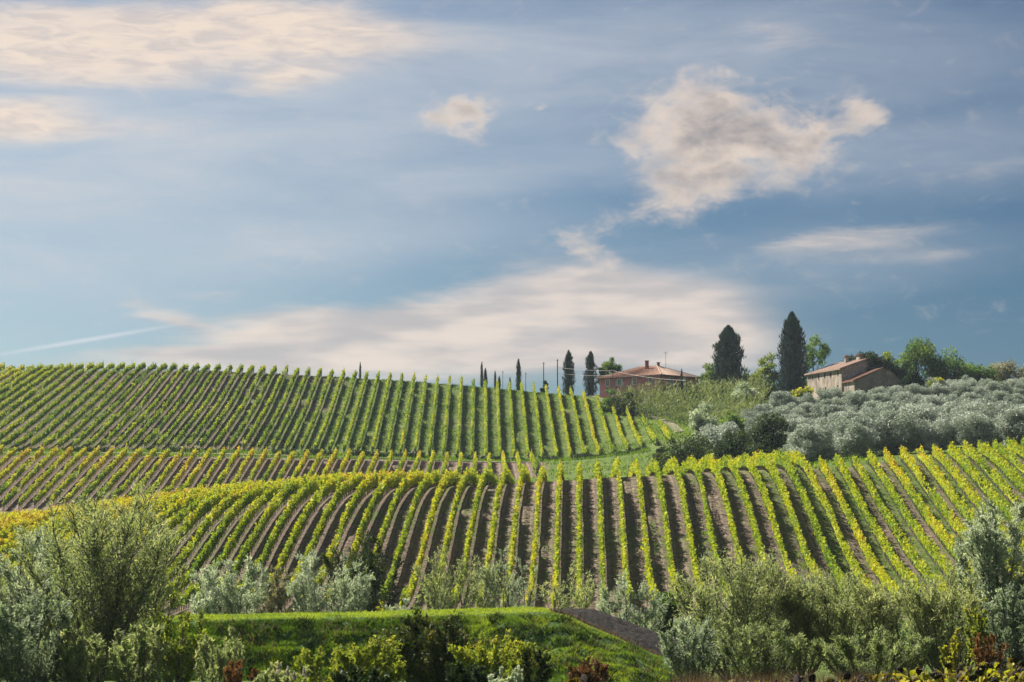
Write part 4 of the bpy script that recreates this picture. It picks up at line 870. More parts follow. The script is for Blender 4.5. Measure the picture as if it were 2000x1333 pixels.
def reeds():
    "a thicket of giant cane on the bank below the pink house"
    r = np.random.default_rng(88); P, D, Nn, Ln, W, T, paths = [], [], [], [], [], [], []
    base = np.array([xpix(1330, 545), 545, float(zt(xpix(1330, 545), 545))]); k = 0
    while k < 1500:
        d = r.uniform(484, 562); px = r.uniform(1175, 1500)
        lo_px = np.interp(d, [484, 520, 540, 550, 562], [1390, 1345, 1262, 1200, 1190])
        if px < lo_px or px > np.interp(d, [484, 520, 562], [1440, 1490, 1500]): continue
        X = xpix(px, d); g = np.array([X, d, float(zt(X, d))]); h = r.uniform(2.6, 4.2) * (1 if px > lo_px + 12 else .7) * np.interp(d, [515, 545], [1.0, 1.5]); k += 1
        ln = r.normal(size=2) * .22; tip = g + np.array([ln[0] * h, ln[1] * h, h])
        if k % 3 == 0: paths.append((np.stack([g, (g + tip) / 2 + [0, 0, .1], tip]) - base, [.035, .03, .015]))
        m_ = 14; u = r.uniform(.12, 1.0, m_); c = g + (tip - g) * u[:, None]; az = r.random(m_) * 6.283
        dv = np.stack([np.cos(az), np.sin(az), r.uniform(.3, 1.8, m_)], 1); dv = unit(dv); l_ = r.uniform(.6, 1.25, m_)
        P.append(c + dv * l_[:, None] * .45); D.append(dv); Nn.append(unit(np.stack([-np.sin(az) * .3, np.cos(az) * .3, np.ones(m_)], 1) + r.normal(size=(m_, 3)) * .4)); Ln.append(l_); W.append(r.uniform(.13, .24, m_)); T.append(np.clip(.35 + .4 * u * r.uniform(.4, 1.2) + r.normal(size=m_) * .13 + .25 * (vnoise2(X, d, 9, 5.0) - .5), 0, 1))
    t = empty('cane_thicket', base); tag(t, 'dense thicket of tall green cane on the bank below the pink house', 'cane thicket', kind='stuff')
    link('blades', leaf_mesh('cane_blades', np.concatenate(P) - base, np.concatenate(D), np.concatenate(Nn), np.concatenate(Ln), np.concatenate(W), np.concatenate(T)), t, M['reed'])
    V, Fq = tubes(paths, 3); link('canes', mesh_np('cane_stems', V, [Fq]), t, M['wood'])
reeds()

def tufts(name, pts, L0, W0, mat, label, tone, seed, spread=.5, kind='stuff', cat='grass', up=1.0):
    "blades of grass or weeds standing on given ground points"
    r = np.random.default_rng(seed); n = len(pts); az = r.random(n) * 6.283
    D = unit(np.stack([np.cos(az) * spread, np.sin(az) * spread, np.full(n, up)], 1) + r.normal(size=(n, 3)) * .2); sz = r.uniform(.55, 1.4, n); Ln = L0 * sz
    P = pts + D * Ln[:, None] * .42; Nn = rand_dirs(n, r) * np.array([1, 1, .4])
    base = pts.mean(0); o = link(name, leaf_mesh(name, P - base, D, Nn, Ln, W0 * r.uniform(.7, 1.3, n), np.clip(tone + r.normal(size=n) * .13, 0, 1)), None, M[mat]); o.location = base; tag(o, label, cat, kind=kind); return o
def scatter(n, seed, pxr, dr, test=None):
    r = np.random.default_rng(seed); px = r.uniform(*pxr, n); d = r.uniform(*dr, n); X = (px - 1000) / F * d; Y = d
    if test is not None:
        k = test(px, d, X, r); px, d, X = px[k], d[k], X[k]
    return np.stack([X, d, zt(X, d)], 1)
pts = scatter(20000, 91, (-60, 1290), (481, 494), lambda px, d, X, r: (np.abs(d - 486) > 1.4) & (px < 1270) & (r.random(len(px)) < .35 + .65 * (vnoise2(X, d, 31, 3.0) > .42)))
tufts('verge_grass', pts, .62, .22, 'grass', 'long bright grass on the bank between the vineyards', .46 + .3 * (vnoise2(pts[:, 0], pts[:, 1], 32, 4.0) - .5), 92)
pts = scatter(12000, 93, (-60, 1250), (488.2, 491), lambda px, d, X, r: (vnoise1(X, 33, 4.0) * .6 + vnoise1(X, 34, 1.3) * .4 > .47))
pts[:, 2] += np.random.default_rng(5).random(len(pts)) * (.2 + 1.0 * vnoise1(pts[:, 0], 35, 2.2))
tufts('bank_weeds', pts, .55, .40, 'dark', 'straggling dark weeds along the bank of the dirt track', .5, 94, spread=1.2)
pts = scatter(52000, 95, (-40, 1290), (502, 612), lambda px, d, X, r: (vnoise2(X, d, 36, 5.0) > np.interp(px, [0, 400, 700], [.62, .5, .4])) & (d < up_top(px)))
tufts('alley_grass', pts, .42, .22, 'grass', 'weedy grass growing between the upper vine rows', .42, 96)
pts = scatter(26000, 97, (1000, 2030), (252, 350), lambda px, d, X, r: (np.mod(np.floor((X - FX0 - FD * d) / FSP), 2) == 1) & (r.random(len(px)) < np.interp(px, [1000, 1500, 1900], [.12, .5, 1])) & (vnoise2(X, d, 37, 7.0) > np.interp(px, [1000, 1500, 1900], [.52, .42, .3])) & (d < front_top(px)))
tufts('alley_grass', pts, .34, .16, 'grass', 'grass growing in every other alley of the front slope', .5, 98)
pts = scatter(9000, 99, (1160, 1400), (500, 590), lambda px, d, X, r: (px > np.interp(d, [500, 530, 560, 590], [1300, 1268, 1185, 1120])) & (px < np.interp(d, [500, 530, 560, 590], [1400, 1345, 1230, 1200])))
tufts('verge_grass', pts, .5, .2, 'grass', 'bright grass verge beside the track to the pink house', .58, 100)
pts = scatter(16000, 101, (1040, 2030), (322, 480), lambda px, d, X, r: (d > front_top(px) + 1) & (vnoise2(X, d, 38, 6.0) > .35))
tufts('meadow_grass', pts, .5, .22, 'grass', 'rough grass under the olives and behind the front vines', .5, 102)

# ------------------------------------------------------------------ the embankment in the foreground
BY = 135.0
CRP = [(-200, 1228), (100, 1220), (330, 1214), (700, 1207), (1000, 1198), (1075, 1195), (1110, 1203), (1200, 1245), (1290, 1287), (1380, 1330), (1480, 1375)]
_cx = [(p - 1000) / F * BY for p, y in CRP]; _cz = [zpix(y, BY) for p, y in CRP]
def emb_z(X, v):
    "height of the bank at plan X and profile position v: 0 foot, 1 front edge, 2 back edge, 3 back foot; returns Y and Z"
    px = 1000 + F * X / BY; cz = np.interp(X, _cx, _cz)
    wf = np.interp(px, [200, 700, 950, 1100, 1300], [4.2, 4.4, 6.5, 9, 10]); top = np.interp(px, [1040, 1082], [8.0, .35]); foot = zt(X, BY - wf) - .4; bk = zt(X, BY + 12) - .5
    f = np.clip(v, 0, 1); prof = f ** .92
    Y = np.where(v <= 1, BY - wf * (1 - f), np.where(v <= 2, BY + top * (v - 1), BY + top + 5 * (v - 2)))
    Z = np.where(v <= 1, foot + (cz - foot) * prof, np.where(v <= 2, cz + .008 * (v - 1) * top, cz + .008 * top - (cz + .008 * top - bk) * np.clip(v - 2, 0, 1)))
    X2 = X + .0 * Y
    lump = .55 * (vnoise2(X2 * .55 + Y * .7, Y * 1.6, 41, .8) - .5) + .5 * (vnoise2(X2 * .5, Y, 40, 1.6) - .5) + .30 * (vnoise2(X2 - Y * .4, Y, 42, .5) - .5)
    Z = Z + lump * np.where(v < 1, np.sin(np.clip(v, 0, 1) * math.pi) ** .7 * .95 + .05, .12)
    return Y, Z
def embankment():
    xs = np.arange((-200 - 1000) / F * BY, (1470 - 1000) / F * BY, .22); vs = np.concatenate([np.linspace(0, 1, 44), np.linspace(1.06, 2, 8), np.linspace(2.2, 3, 4)])
    X, Vv = np.meshgrid(xs, vs); Y, Z = emb_z(X, Vv); nx, ny = len(xs), len(vs)
    V = np.stack([X, Y, Z], -1).reshape(-1, 3); i = np.arange(ny - 1)[:, None] * nx; j = np.arange(nx - 1)[None]
    m = noise_mat('bank turf', [(0.3, (0.022, 0.055, 0.010)), (0.55, (0.06, 0.125, 0.018)), (0.75, (0.12, 0.17, 0.035))], 1.4, 8, bump=1.0, bscale=4, bdist=.15)
    o = link('embankment', mesh_np('embankment', V, [np.stack([i + j, i + j + 1, i + nx + j + 1, i + nx + j], -1).reshape(-1, 4)], smooth=True), None, m); tag(o, 'grassy embankment crossing the foreground', 'embankment', kind='structure')
    r = np.random.default_rng(43); n = 150000
    v = np.where(r.random(n) < .80, r.random(n), 1 + r.random(n)); X = r.uniform((150 - 1000) / F * BY, (1400 - 1000) / F * BY, n); Y, Z = emb_z(X, v); px = 1000 + F * X / BY
    k = ~((v > 1) & (px > 1075)) & ((v > 1) | (vnoise2(X, Y * 1.5, 44, .8) > .22)); pts = np.stack([X, Y, Z], 1)[k]; v = v[k]; px = px[k]
    tone = .46 + .55 * (vnoise2(pts[:, 0], pts[:, 1], 45, 1.5) - .5) + .25 * (vnoise2(pts[:, 0], pts[:, 1], 57, 5.0) - .5) + np.where(v > .97, .32, -.06) + np.interp(px, [700, 1100], [.03, .16])  # sunlit crest and brighter right slope are put into the blade tone
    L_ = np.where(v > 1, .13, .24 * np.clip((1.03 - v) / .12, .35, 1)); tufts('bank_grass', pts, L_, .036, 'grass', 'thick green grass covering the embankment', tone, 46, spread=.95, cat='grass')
    kk = r.random(len(pts)) < .030; kk &= (vnoise2(pts[:, 0], pts[:, 1], 53, 1.3) > .55) & (v < .97); tufts('bank_weeds', pts[kk], .55, .05, 'straw', 'scattered dry stalks on the grassy embankment', .6, 54, spread=.6)
    kk = (vnoise2(pts[:, 0], pts[:, 1] * 1.4, 55, 1.0) > .70) & (v < .95) & (r.random(len(pts)) < .5); tufts('bank_weeds', pts[kk], .42, .07, 'dark', 'dark broad-leaved weed patches on the embankment', .55, 56, spread=1.0)
    M['asphalt'] = noise_mat('dark asphalt', [(0.3, (0.010, 0.009, 0.010)), (0.55, (0.024, 0.020, 0.018)), (0.75, (0.062, 0.052, 0.044))], 4.0, 12, bump=1.0, bdist=.15, rough=.95)
    # asphalt ramp climbing onto the bank
    a = [at(1076, 1194.0, BY + .5), at(1120, 1207, BY + .5), at(1200, 1243.5, BY + .5), at(1287, 1283, BY + .5), at(1330, 1304, BY + .5)]; b = [at(1120, 1190.3, BY + 8.5), at(1158, 1191.5, BY + 8.5), at(1228, 1215, BY + 8.5), at(1306, 1243, BY + 8.5), at(1345, 1257, BY + 8.5)]
    tt = np.linspace(0, 4, 110); A = np.stack([np.interp(tt, range(5), [p[k] for p in a]) for k in range(3)], 1); B = np.stack([np.interp(tt, range(5), [p[k] for p in b]) for k in range(3)], 1)
    u = np.linspace(0, 1, 45); P = A[:, None] + (B - A)[:, None] * u[None, :, None]; P[..., 2] += .05 * np.sin(u * math.pi)[None] + .16 * (vnoise2(P[..., 0], P[..., 1], 47, .9) - .5) + .13 * (vnoise2(P[..., 0], P[..., 1], 49, .22) - .5)
    sk = P[:, [0, -1]] - np.array([0, 0, 1.3]); P = np.concatenate([sk[:, :1], P, sk[:, 1:]], 1); n, k = P.shape[:2]
    i = np.arange(n - 1)[:, None] * k; j = np.arange(k - 1)[None]
    o = link('asphalt_road', mesh_np('asphalt_road', P.reshape(-1, 3), [np.stack([i + j, i + k + j, i + k + j + 1, i + j + 1], -1).reshape(-1, 4)]), None, M['asphalt']); tag(o, 'dark asphalt ramp climbing onto the grassy embankment', 'road', kind='structure')
    strip('dirt_path', [(xpix(930, 146), 144.5), (xpix(1080, 146), 144.0)], 1.2, M['track'], lift=0, label='narrow dirt path along the back of the embankment top').location.z = float(zpix(1192, 144) - zt(xpix(1000, 144), 144)) + .06
    ed = r.random(900); E = np.stack([np.interp(ed * 4, range(5), [p[k] for p in a]) for k in range(3)], 1) + r.normal(size=(900, 3)) * np.array([.12, .12, .03])
    tufts('verge_weeds', E, .22, .05, 'straw', 'dry weeds along the edge of the asphalt ramp', .5, 48)
embankment()

# ------------------------------------------------------------------ shrubs behind the bank
sh = 'willow shrubs behind the embankment'
put_willow('willow_shrub', 462, 1066, 172, 171, 'silver', 'silvery rounded willow shrub nearest the big willow tree', seed=301, nst=16, nbr=22, nlf=30, L0=.26, W0=.085, tone0=.5, group=sh, low=.08)
put_willow('willow_shrub', 400, 1136, 168, 94, 'silver', 'low pale silvery shrub tucked beside the big willow tree', seed=302, nst=10, nbr=16, nlf=24, L0=.26, W0=.09, tone0=.75, group=sh, low=.06)
put_willow('willow_shrub', 556, 1088, 176, 112, 'pale', 'pale brownish shrub with a small peak, between two rounder shrubs', seed=303, nst=10, nbr=20, nlf=28, L0=.22, W0=.08, tone0=.35, group=sh, low=.08)
put_willow('willow_shrub', 648, 1068, 174, 176, 'silver', 'broad grey-green willow shrub behind the middle of the bank', seed=304, nst=15, nbr=22, nlf=30, L0=.24, W0=.08, tone0=.45, group=sh, low=.08)
put_willow('willow_shrub', 716, 1031, 196, 161, 'dark', 'tall dark-centred shrub behind the broad grey-green one', seed=305, nst=14, nbr=22, nlf=32, L0=.26, W0=.12, tone0=.55, group=sh, low=.08)
put_willow('willow_shrub', 900, 1066, 178, 174, 'willow', 'fan-shaped thin willow shrub between two yellow vine rows', seed=306, nst=20, nbr=18, nlf=24, L0=.22, W0=.06, tone0=.45, group=sh, low=.08, upright=1.1)
put_willow('willow_shrub', 850, 1126, 170, 80, 'willow', 'small thin shrub leaning beside the fan-shaped one', seed=307, nst=8, nbr=14, nlf=18, L0=.22, W0=.06, tone0=.5, group=sh)
put_willow('willow_shrub', 1004, 1061, 180, 134, 'silver', 'see-through willow shrub in front of two vine rows', seed=308, nst=12, nbr=16, nlf=20, L0=.22, W0=.06, tone0=.4, group=sh, upright=1.1)
put_willow('willow_shrub', 1122, 1101, 176, 134, 'willow', 'thin sparse willow shrub behind the top of the ramp', seed=309, nst=11, nbr=15, nlf=18, L0=.22, W0=.06, tone0=.55, group=sh, upright=1.1)
put_willow('willow_shrub', 1238, 1118, 160, 147, 'silver', 'grey-green willow shrub behind the dark ramp', seed=310, nst=16, nbr=20, nlf=28, L0=.22, W0=.065, tone0=.45, group=sh, sink=1.0)
put_leafy('green_shrub', 1308, 1130, 162, 90, 'green', 'dense dark-green shrub behind the lower end of the ramp', 'shrub', seed=311, ncl=30, nlf=330, L0=.22, W0=.13, tone0=.35, z0f=.02, group=sh, trunk='stems', crown='foliage')
put_willow('willow_shrub', 745, 1158, 160, 80, 'yellowgreen', 'small yellowish shrub at the edge of the bank top', seed=312, nst=8, nbr=12, nlf=22, L0=.2, W0=.09, tone0=.55, group=sh)
put_willow('willow_shrub', 780, 1158, 158, 80, 'silver', 'pale low silver weed shrub beside the small yellowish one', seed=313, nst=8, nbr=12, nlf=16, L0=.2, W0=.08, tone0=.8, group=sh)

# ------------------------------------------------------------------ willow trees on the left
lw = 'willow trees left of the embankment'
put_willow('willow_tree', 208, 965, 112, 330, 'willow', 'tallest willow tree with visible branching trunk, front left', 'tree', seed=321, nst=22, nbr=38, nlf=28, L0=.19, W0=.055, single=True, r0=.13, tone0=.50, group=lw, low=.03, upright=1.0)
put_willow('willow_tree', 62, 1038, 116, 230, 'silver', 'silvery-topped willow tree cut by the left edge', 'tree', seed=322, nst=14, nbr=28, nlf=34, L0=.19, W0=.06, single=True, r0=.10, tone0=.42, group=lw, low=.08, upright=1.1)
put_willow('willow_tree', 300, 1015, 118, 170, 'willow', 'feathery willow tree right behind the tallest willow', 'tree', seed=323, nst=12, nbr=26, nlf=32, L0=.19, W0=.055, single=True, r0=.08, tone0=.55, group=lw, low=.1, upright=1.3)
put_willow('willow_tree', 120, 1050, 122, 180, 'willow', 'greenish willow tree between the silvery and the tallest one', 'tree', seed=324, nst=12, nbr=24, nlf=30, L0=.19, W0=.055, single=True, r0=.08, tone0=.55, group=lw, low=.1)
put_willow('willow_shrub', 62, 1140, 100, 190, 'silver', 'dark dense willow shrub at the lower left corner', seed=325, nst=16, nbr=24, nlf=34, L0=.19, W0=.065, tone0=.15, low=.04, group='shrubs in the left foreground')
put_willow('willow_shrub', 345, 1160, 106, 130, 'yellowgreen', 'yellowish thin shrub where the bank meets the willows', seed=326, nst=12, nbr=20, nlf=24, L0=.17, W0=.06, tone0=.25, low=.05, group='shrubs in the left foreground')
put_willow('willow_shrub', 150, 1195, 100, 130, 'willow', 'leafy undergrowth shrub at the foot of the tallest willow', seed=327, nst=12, nbr=20, nlf=26, L0=.18, W0=.065, tone0=.4, low=.04, group='shrubs in the left foreground')
put_willow('willow_shrub', 275, 1205, 100, 130, 'willow', 'yellow-green undergrowth shrub right of the willow trunk', seed=328, nst=12, nbr=20, nlf=26, L0=.18, W0=.065, tone0=.36, low=.04, group='shrubs in the left foreground')

# ------------------------------------------------------------------ bushes along the bottom
bg = 'bushes below the embankment'
put_willow('hedge_bush', 430, 1222, 98, 130, 'willow', 'twiggy greenish bush at the left foot of the bank', 'bush', seed=331, nst=16, nbr=18, nlf=26, L0=.15, W0=.06, tone0=.45, group=bg, low=.05, upright=1.6)
put_willow('hedge_bush', 478, 1278, 94, 70, 'autumn', 'rusty-leaved bush at the left foot of the bank', 'bush', seed=332, nst=10, nbr=14, nlf=20, L0=.13, W0=.07, tone0=.55, group=bg, low=.05)
put_willow('hedge_bush', 628, 1256, 96, 130, 'yellowgreen', 'loose yellow-flecked bush beside the pale plumes', 'bush', seed=333, nst=14, nbr=18, nlf=22, L0=.13, W0=.075, tone0=.40, group=bg, low=.05)
put_willow('hedge_bush', 735, 1240, 95, 150, 'yellowgreen', 'yellow-topped dark bush left of the dark green one', 'bush', seed=334, nst=16, nbr=20, nlf=30, L0=.14, W0=.08, tone0=.38, group=bg, low=.04)
put_willow('hedge_bush', 850, 1196, 100, 190, 'dark', 'large dark-green bush in front of the middle of the bank', 'bush', seed=335, nst=22, nbr=24, nlf=38, L0=.15, W0=.08, tone0=.62, group=bg, low=.03)
put_willow('hedge_bush', 975, 1240, 97, 170, 'yellowgreen', 'bush with yellowing tips right of the large dark one', 'bush', seed=336, nst=18, nbr=20, nlf=32, L0=.14, W0=.08, tone0=.36, group=bg, low=.04)
put_willow('hedge_bush', 990, 1288, 86, 70, 'silver', 'small silver-leaved bush at the bottom edge', 'bush', seed=337, nst=10, nbr=14, nlf=20, L0=.13, W0=.07, tone0=.8, group=bg, low=.05)
put_willow('hedge_bush', 1052, 1268, 95, 90, 'dark', 'dark green bush at the bottom, beside the rusty round one', 'bush', seed=338, nst=12, nbr=16, nlf=28, L0=.14, W0=.08, tone0=.6, group=bg, low=.04)
put_willow('hedge_bush', 1150, 1281, 92, 84, 'autumn', 'round reddish-brown bush at the foot of the grass slope', 'bush', seed=339, nst=16, nbr=20, nlf=24, L0=.10, W0=.05, tone0=.42, group=bg, low=.05)
put_willow('hedge_bush', 560, 1300, 92, 120, 'willow', 'low green bush under the pale plumes', 'bush', seed=340, nst=12, nbr=16, nlf=24, L0=.13, W0=.06, tone0=.5, group=bg, low=.05)
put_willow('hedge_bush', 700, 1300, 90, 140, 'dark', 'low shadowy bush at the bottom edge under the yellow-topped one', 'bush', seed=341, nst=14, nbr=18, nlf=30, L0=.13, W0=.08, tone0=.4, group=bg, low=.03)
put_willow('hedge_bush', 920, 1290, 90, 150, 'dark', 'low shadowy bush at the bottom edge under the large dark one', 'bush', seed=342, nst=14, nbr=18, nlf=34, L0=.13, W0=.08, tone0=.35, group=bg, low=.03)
for px, yt, sd_, lab in ((548, 1296, 1, 'leftmost of the pale feathery plumes at the bottom'), (566, 1303, 2, 'second pale feathery plume from the left'), (578, 1312, 3, 'shortest pale plume, third from the left'), (597, 1304, 4, 'rightmost of the pale feathery plumes')):
    d = 88; X = xpix(px, d); zb = float(zt(X, d)); H = zpix(yt, d) - zb; r = np.random.default_rng(sd_); n = 90; u = r.random(n)
    P = np.stack([r.normal(size=n) * .05 * (1.1 - u), r.normal(size=n) * .05, H * (.80 + .2 * u)], 1)
    plant('reed_plume', (X, d, zb), [(np.array([[0, 0, -.1], [0.03, 0, H * .5], [0, 0, H * .95]]), [.012, .01, .006])], (P, np.array([0, 0, 1.]) + rand_dirs(n, r) * .6, rand_dirs(n, r), np.full(n, .14), np.full(n, .05), np.clip(.5 + r.normal(size=n) * .25, 0, 1)), M['plume'], M['straw'], lab, 'reed', 'pale plumes by the bank', trunk='stem', crown='plume')

# ------------------------------------------------------------------ shrubs and willows on the right
rw = 'willow shrubs in the right foreground'
put_willow('willow_shrub', 1425, 1070, 104, 287, 'willow', 'broad grey-green willow shrub with pointed top right of the ramp', seed=351, nst=24, nbr=28, nlf=32, L0=.16, W0=.045, tone0=.42, group=rw, low=.06, upright=1.0, sink=-.9)
put_willow('willow_shrub', 1556, 1072, 106, 237, 'willow', 'grey-green willow shrub with twin tops near the vines', seed=352, nst=20, nbr=28, nlf=32, L0=.16, W0=.045, tone0=.40, group=rw, low=.06, upright=1.0, sink=-.9)
put_willow('willow_shrub', 1655, 1118, 105, 237, 'willow', 'lower middle willow shrub in the right thicket', seed=353, nst=20, nbr=26, nlf=32, L0=.16, W0=.045, tone0=.45, group=rw, low=.05, upright=1.0, sink=-.9)
put_willow('willow_shrub', 1758, 1118, 104, 225, 'willow', 'yellowish-green willow shrub before the grassy alleys', seed=354, nst=20, nbr=26, nlf=32, L0=.16, W0=.045, tone0=.52, group=rw, low=.05, upright=1.0, sink=-.9)
put_willow('willow_shrub', 1845, 1100, 102, 212, 'willow', 'leafy willow shrub beside the silver willow tree', seed=355, nst=18, nbr=26, nlf=32, L0=.16, W0=.0455, tone0=.52, group=rw, low=.05, upright=1.3, sink=-.9)
put_willow('willow_shrub', 1350, 1190, 98, 137, 'silver', 'low grey shrub at the left end of the right thicket', seed=356, nst=14, nbr=22, nlf=30, L0=.14, W0=.05, tone0=.35, group=rw, low=.04, sink=-.5)
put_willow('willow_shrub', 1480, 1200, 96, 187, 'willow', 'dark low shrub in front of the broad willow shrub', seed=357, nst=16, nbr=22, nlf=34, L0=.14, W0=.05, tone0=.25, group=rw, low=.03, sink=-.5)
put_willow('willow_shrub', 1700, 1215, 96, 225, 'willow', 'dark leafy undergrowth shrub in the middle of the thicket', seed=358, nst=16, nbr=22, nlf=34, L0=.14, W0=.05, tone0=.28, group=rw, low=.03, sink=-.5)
put_willow('willow_tree', 1955, 985, 108, 200, 'silver', 'tall silver willow tree at the right edge', 'tree', seed=359, nst=15, nbr=32, nlf=48, L0=.18, W0=.065, single=True, r0=.10, tone0=.55, group='willow trees at the right edge', low=.08, sink=-.5)
put_willow('willow_tree', 1905, 1045, 110, 130, 'silver', 'shorter silver willow tree left of the tall one at the edge', 'tree', seed=360, nst=12, nbr=24, nlf=30, L0=.18, W0=.065, single=True, r0=.08, tone0=.42, group='willow trees at the right edge', low=.08, sink=-.5)
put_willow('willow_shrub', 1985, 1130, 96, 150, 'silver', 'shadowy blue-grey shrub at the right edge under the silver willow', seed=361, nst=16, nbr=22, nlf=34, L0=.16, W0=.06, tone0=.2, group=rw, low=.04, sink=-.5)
put_willow('small_tree', 1915, 1130, 99, 70, 'yellowgreen', 'small dark-stemmed tree with yellow spots among the willows', 'tree', seed=362, nst=10, nbr=20, nlf=24, L0=.13, W0=.08, tone0=.35, low=.2, sink=-.5)
put_willow('hedge_bush', 1864, 1226, 88, 56, 'yellowgreen', 'bright yellow-green little bush beside the rusty one', 'bush', seed=363, nst=10, nbr=14, nlf=22, L0=.12, W0=.07, tone0=.6, low=.05, sink=-.4)
put_willow('hedge_bush', 1926, 1222, 86, 76, 'autumn', 'rust-orange feathery bush near the right edge', 'bush', seed=364, nst=14, nbr=18, nlf=22, L0=.11, W0=.045, tone0=.6, low=.04, sink=-.4, upright=1.6)
pts = scatter(9000, 111, (1310, 1960), (68, 92)); pts[:, 2] -= .1
tufts('dry_undergrowth', pts, 1.25, .05, 'straw', 'tangle of dry brown weeds at the foot of the right thicket', .35 + .4 * (vnoise2(pts[:, 0], pts[:, 1], 51, 1.2) - .3), 112, spread=.45)

# ------------------------------------------------------------------ withered sunflowers in the right foreground
M['sunleaf'] = leaf_mat('withering sunflower leaf', [(0.0, (0.055, 0.035, 0.018)), (0.35, (0.14, 0.10, 0.03)), (0.6, (0.30, 0.33, 0.03)), (1.0, (0.58, 0.46, 0.035))], trans=.45, tint=(1, 1, .4), vary=0.0)
M['sunhead'] = noise_mat('dried sunflower head', [(0.3, (0.010, 0.008, 0.007)), (0.7, (0.035, 0.025, 0.02))], 30, bump=.8, bscale=60, bdist=.02)
M['stalk'] = noise_mat('dry stalk', [(0.3, (0.07, 0.05, 0.03)), (0.7, (0.17, 0.13, 0.08))], 8)
def sunflower_mesh_leaf(seed, tone):
    r = np.random.default_rng(seed); u = np.linspace(0, 1, 6); w = .5 * np.array([.15, .85, 1.0, .72, .38, .02]); droop = -.55 * u ** 1.6; V = []
    for i in range(6):
        k = .07 * math.sin(i * 1.9 + seed)
        V += [(u[i], -w[i] * .85, droop[i] + .16 * w[i] + k), (u[i], 0, droop[i]), (u[i], w[i] * .85, droop[i] + .16 * w[i] - k)]
    Fs = []
    for i in range(5): Fs += [(3 * i, 3 * i + 1, 3 * i + 4, 3 * i + 3), (3 * i + 1, 3 * i + 2, 3 * i + 5, 3 * i + 4)]
    return mesh_np('sunflower_leaf', np.array(V), [np.array(Fs)], np.clip(tone + r.normal(size=len(Fs)) * .08, 0, 1))
def head_mesh():
    a = np.linspace(0, 2 * math.pi, 15)[:-1]; V = []; prof = [(0.0, .045), (.5, .04), (.86, .015), (1.0, -.02), (.8, -.055), (.3, -.075), (.05, -.08)]
    for q, z in prof: V += [(q * .5 * math.cos(t) * (1 + .05 * math.sin(5 * t)), q * .5 * math.sin(t), z * 2.4) for t in a]
    n = len(a); Fs = [(i * n + j, i * n + (j + 1) % n, (i + 1) * n + (j + 1) % n, (i + 1) * n + j) for i in range(len(prof) - 1) for j in range(n)]
    o = len(V); k = 0
    for t in np.linspace(0, 2 * math.pi, 18)[:-1]:                      # shrivelled bracts round the rim
        c, s_ = math.cos(t), math.sin(t); V += [(c * .47 - s_ * .07, s_ * .47 + c * .07, -.03), (c * .47 + s_ * .07, s_ * .47 - c * .07, -.03), (c * .66, s_ * .66, -.16 + .1 * math.sin(t * 3))]; Fs.append((o, o + 1, o + 2, o + 2)); o += 3
    quads = np.array([f for f in Fs if len(set(f)) == 4]); tris = np.array([f[:3] for f in Fs if len(set(f)) == 3])
    return mesh_np('sunflower_head', np.array(V), [quads, tris], smooth=False)
LEAF = [[sunflower_mesh_leaf(10 * k + q, t) for q in range(3)] for k, t in enumerate((.12, .34, .58, .80))]
HEAD = head_mesh()
for grp in LEAF:
    for me in grp: me.materials.append(M['sunleaf'])
HEAD.materials.append(M['sunhead'])
def sunflower(px, ytop, d, label, group, seed, tone_lo, tone_hi, head_size=.19, nleaf=9, droop=None):
    r = np.random.default_rng(seed); X = xpix(px, d); zb = float(zt(X, d)); H = max(.7, zpix(ytop, d) - zb - head_size * .35)
    t = empty('sunflower', (X, d, zb), r.random() * 6.28); tag(t, label, 'sunflower', group)
    bend = r.uniform(.08, .2); pts = np.array([[0, 0, -.1], [.01, .01, H * .5], [.02, 0, H * .88], [bend * .5, 0, H], [bend + .04, 0, H - .03]])
    V, Fq = tubes([(pts, [.02, .017, .014, .012, .01])], 5); link('stalk', mesh_np('sunflower_stalk', V, [Fq], smooth=True), t, M['stalk'])
    hd = link('head', HEAD, t); hd.location = (bend + .06, 0, H - r.uniform(.02, .16)); hd.scale = (head_size,) * 3; hd.rotation_euler = (r.uniform(-.3, .3), droop if droop is not None else r.uniform(1.5, 2.6), 0)
    for k in range(nleaf):
        z = H * r.uniform(.72, 1.03); i = min(3, int(4 * r.uniform(tone_lo, tone_hi))); lf = link('leaf', LEAF[i][int(r.integers(0, 3))], t); lf.location = (0.01, 0, z); s_ = r.uniform(.14, .28); lf.scale = (s_, s_ * .9, s_ * r.uniform(.7, 1.6)); lf.rotation_euler = (r.uniform(-.3, .3), r.uniform(-.1, .9), r.random() * 6.283)
    return t
r = np.random.default_rng(123); ns = 0
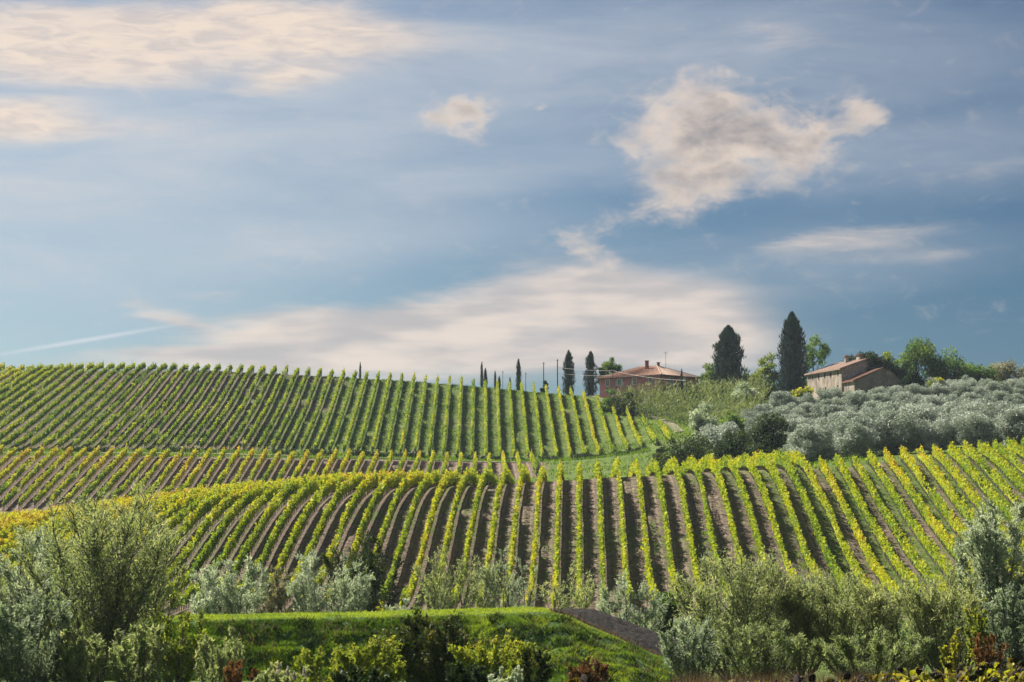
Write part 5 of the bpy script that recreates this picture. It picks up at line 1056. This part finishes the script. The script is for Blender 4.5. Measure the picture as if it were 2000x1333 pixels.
for d, rown in ((46, 'front'), (49, 'second'), (52, 'third'), (55, 'fourth'), (58.5, 'back')):
    px = 2025 - r.uniform(0, 20); nr_ = {0: 0, 1: 0}
    while px > 1375:
        right = np.clip((px - 1640) / 120, 0, 1)
        yt = np.interp(px, [1360, 1560, 1690, 1800, 1900, 2010], [1326, 1320, 1310, 1297, 1289, 1283]) + (58.5 - d) * 2.2 + r.uniform(-6, 8)
        if yt < 1331:
            ns += 1; ky = int(right >= .4); nr_[ky] += 1; where = f'{ordinal(nr_[ky])} from the right in the {rown} row of the'
            sunflower(px, yt, d + r.uniform(-.8, .8), f'withered sunflower, {where} yellow-leaved patch' if ky else f'shrivelled sunflower, {where} brown patch', 'yellow-leaved sunflowers' if right >= .4 else 'shrivelled brown sunflowers', 500 + ns, .05 if right < .4 else .25, .45 if right < .4 else .95)
        px -= r.uniform(19, 40)
sunflower(1120, 1314, 30, 'black sunflower head in silhouette below the round reddish bush', 'near dark sunflower heads', 801, 0, .3, .24, 4, droop=1.5)
sunflower(1525, 1317, 30, 'black sunflower head in silhouette at the bottom below the thicket', 'near dark sunflower heads', 802, 0, .3, .26, 4, droop=1.5)

# ------------------------------------------------------------------ the air
def build_haze(density):
    x0, x1, y0, y1, z0, z1 = -9000, 9000, -4000, 12000, -14.0, 85.0
    V = np.array([(x0, y0, z0), (x1, y0, z0), (x1, y1, z0), (x0, y1, z0), (x0, y0, z1), (x1, y0, z1), (x1, y1, z1), (x0, y1, z1)], float)
    me = mesh_np('haze', V, [np.array([(0, 3, 2, 1), (4, 5, 6, 7), (0, 1, 5, 4), (1, 2, 6, 5), (2, 3, 7, 6), (3, 0, 4, 7)])])
    m, nt, N, L, out = new_mat('haze'); v = N.new('ShaderNodeVolumePrincipled'); v.inputs['Color'].default_value = (0.70, 0.84, 1.0, 1); v.inputs['Density'].default_value = density; v.inputs['Anisotropy'].default_value = 0.2
    L.new(v.outputs[0], out.inputs['Volume']); o = link('haze', me, None, m); tag(o, 'thin blue afternoon haze over the hills', kind='stuff')
build_haze(0.000055)
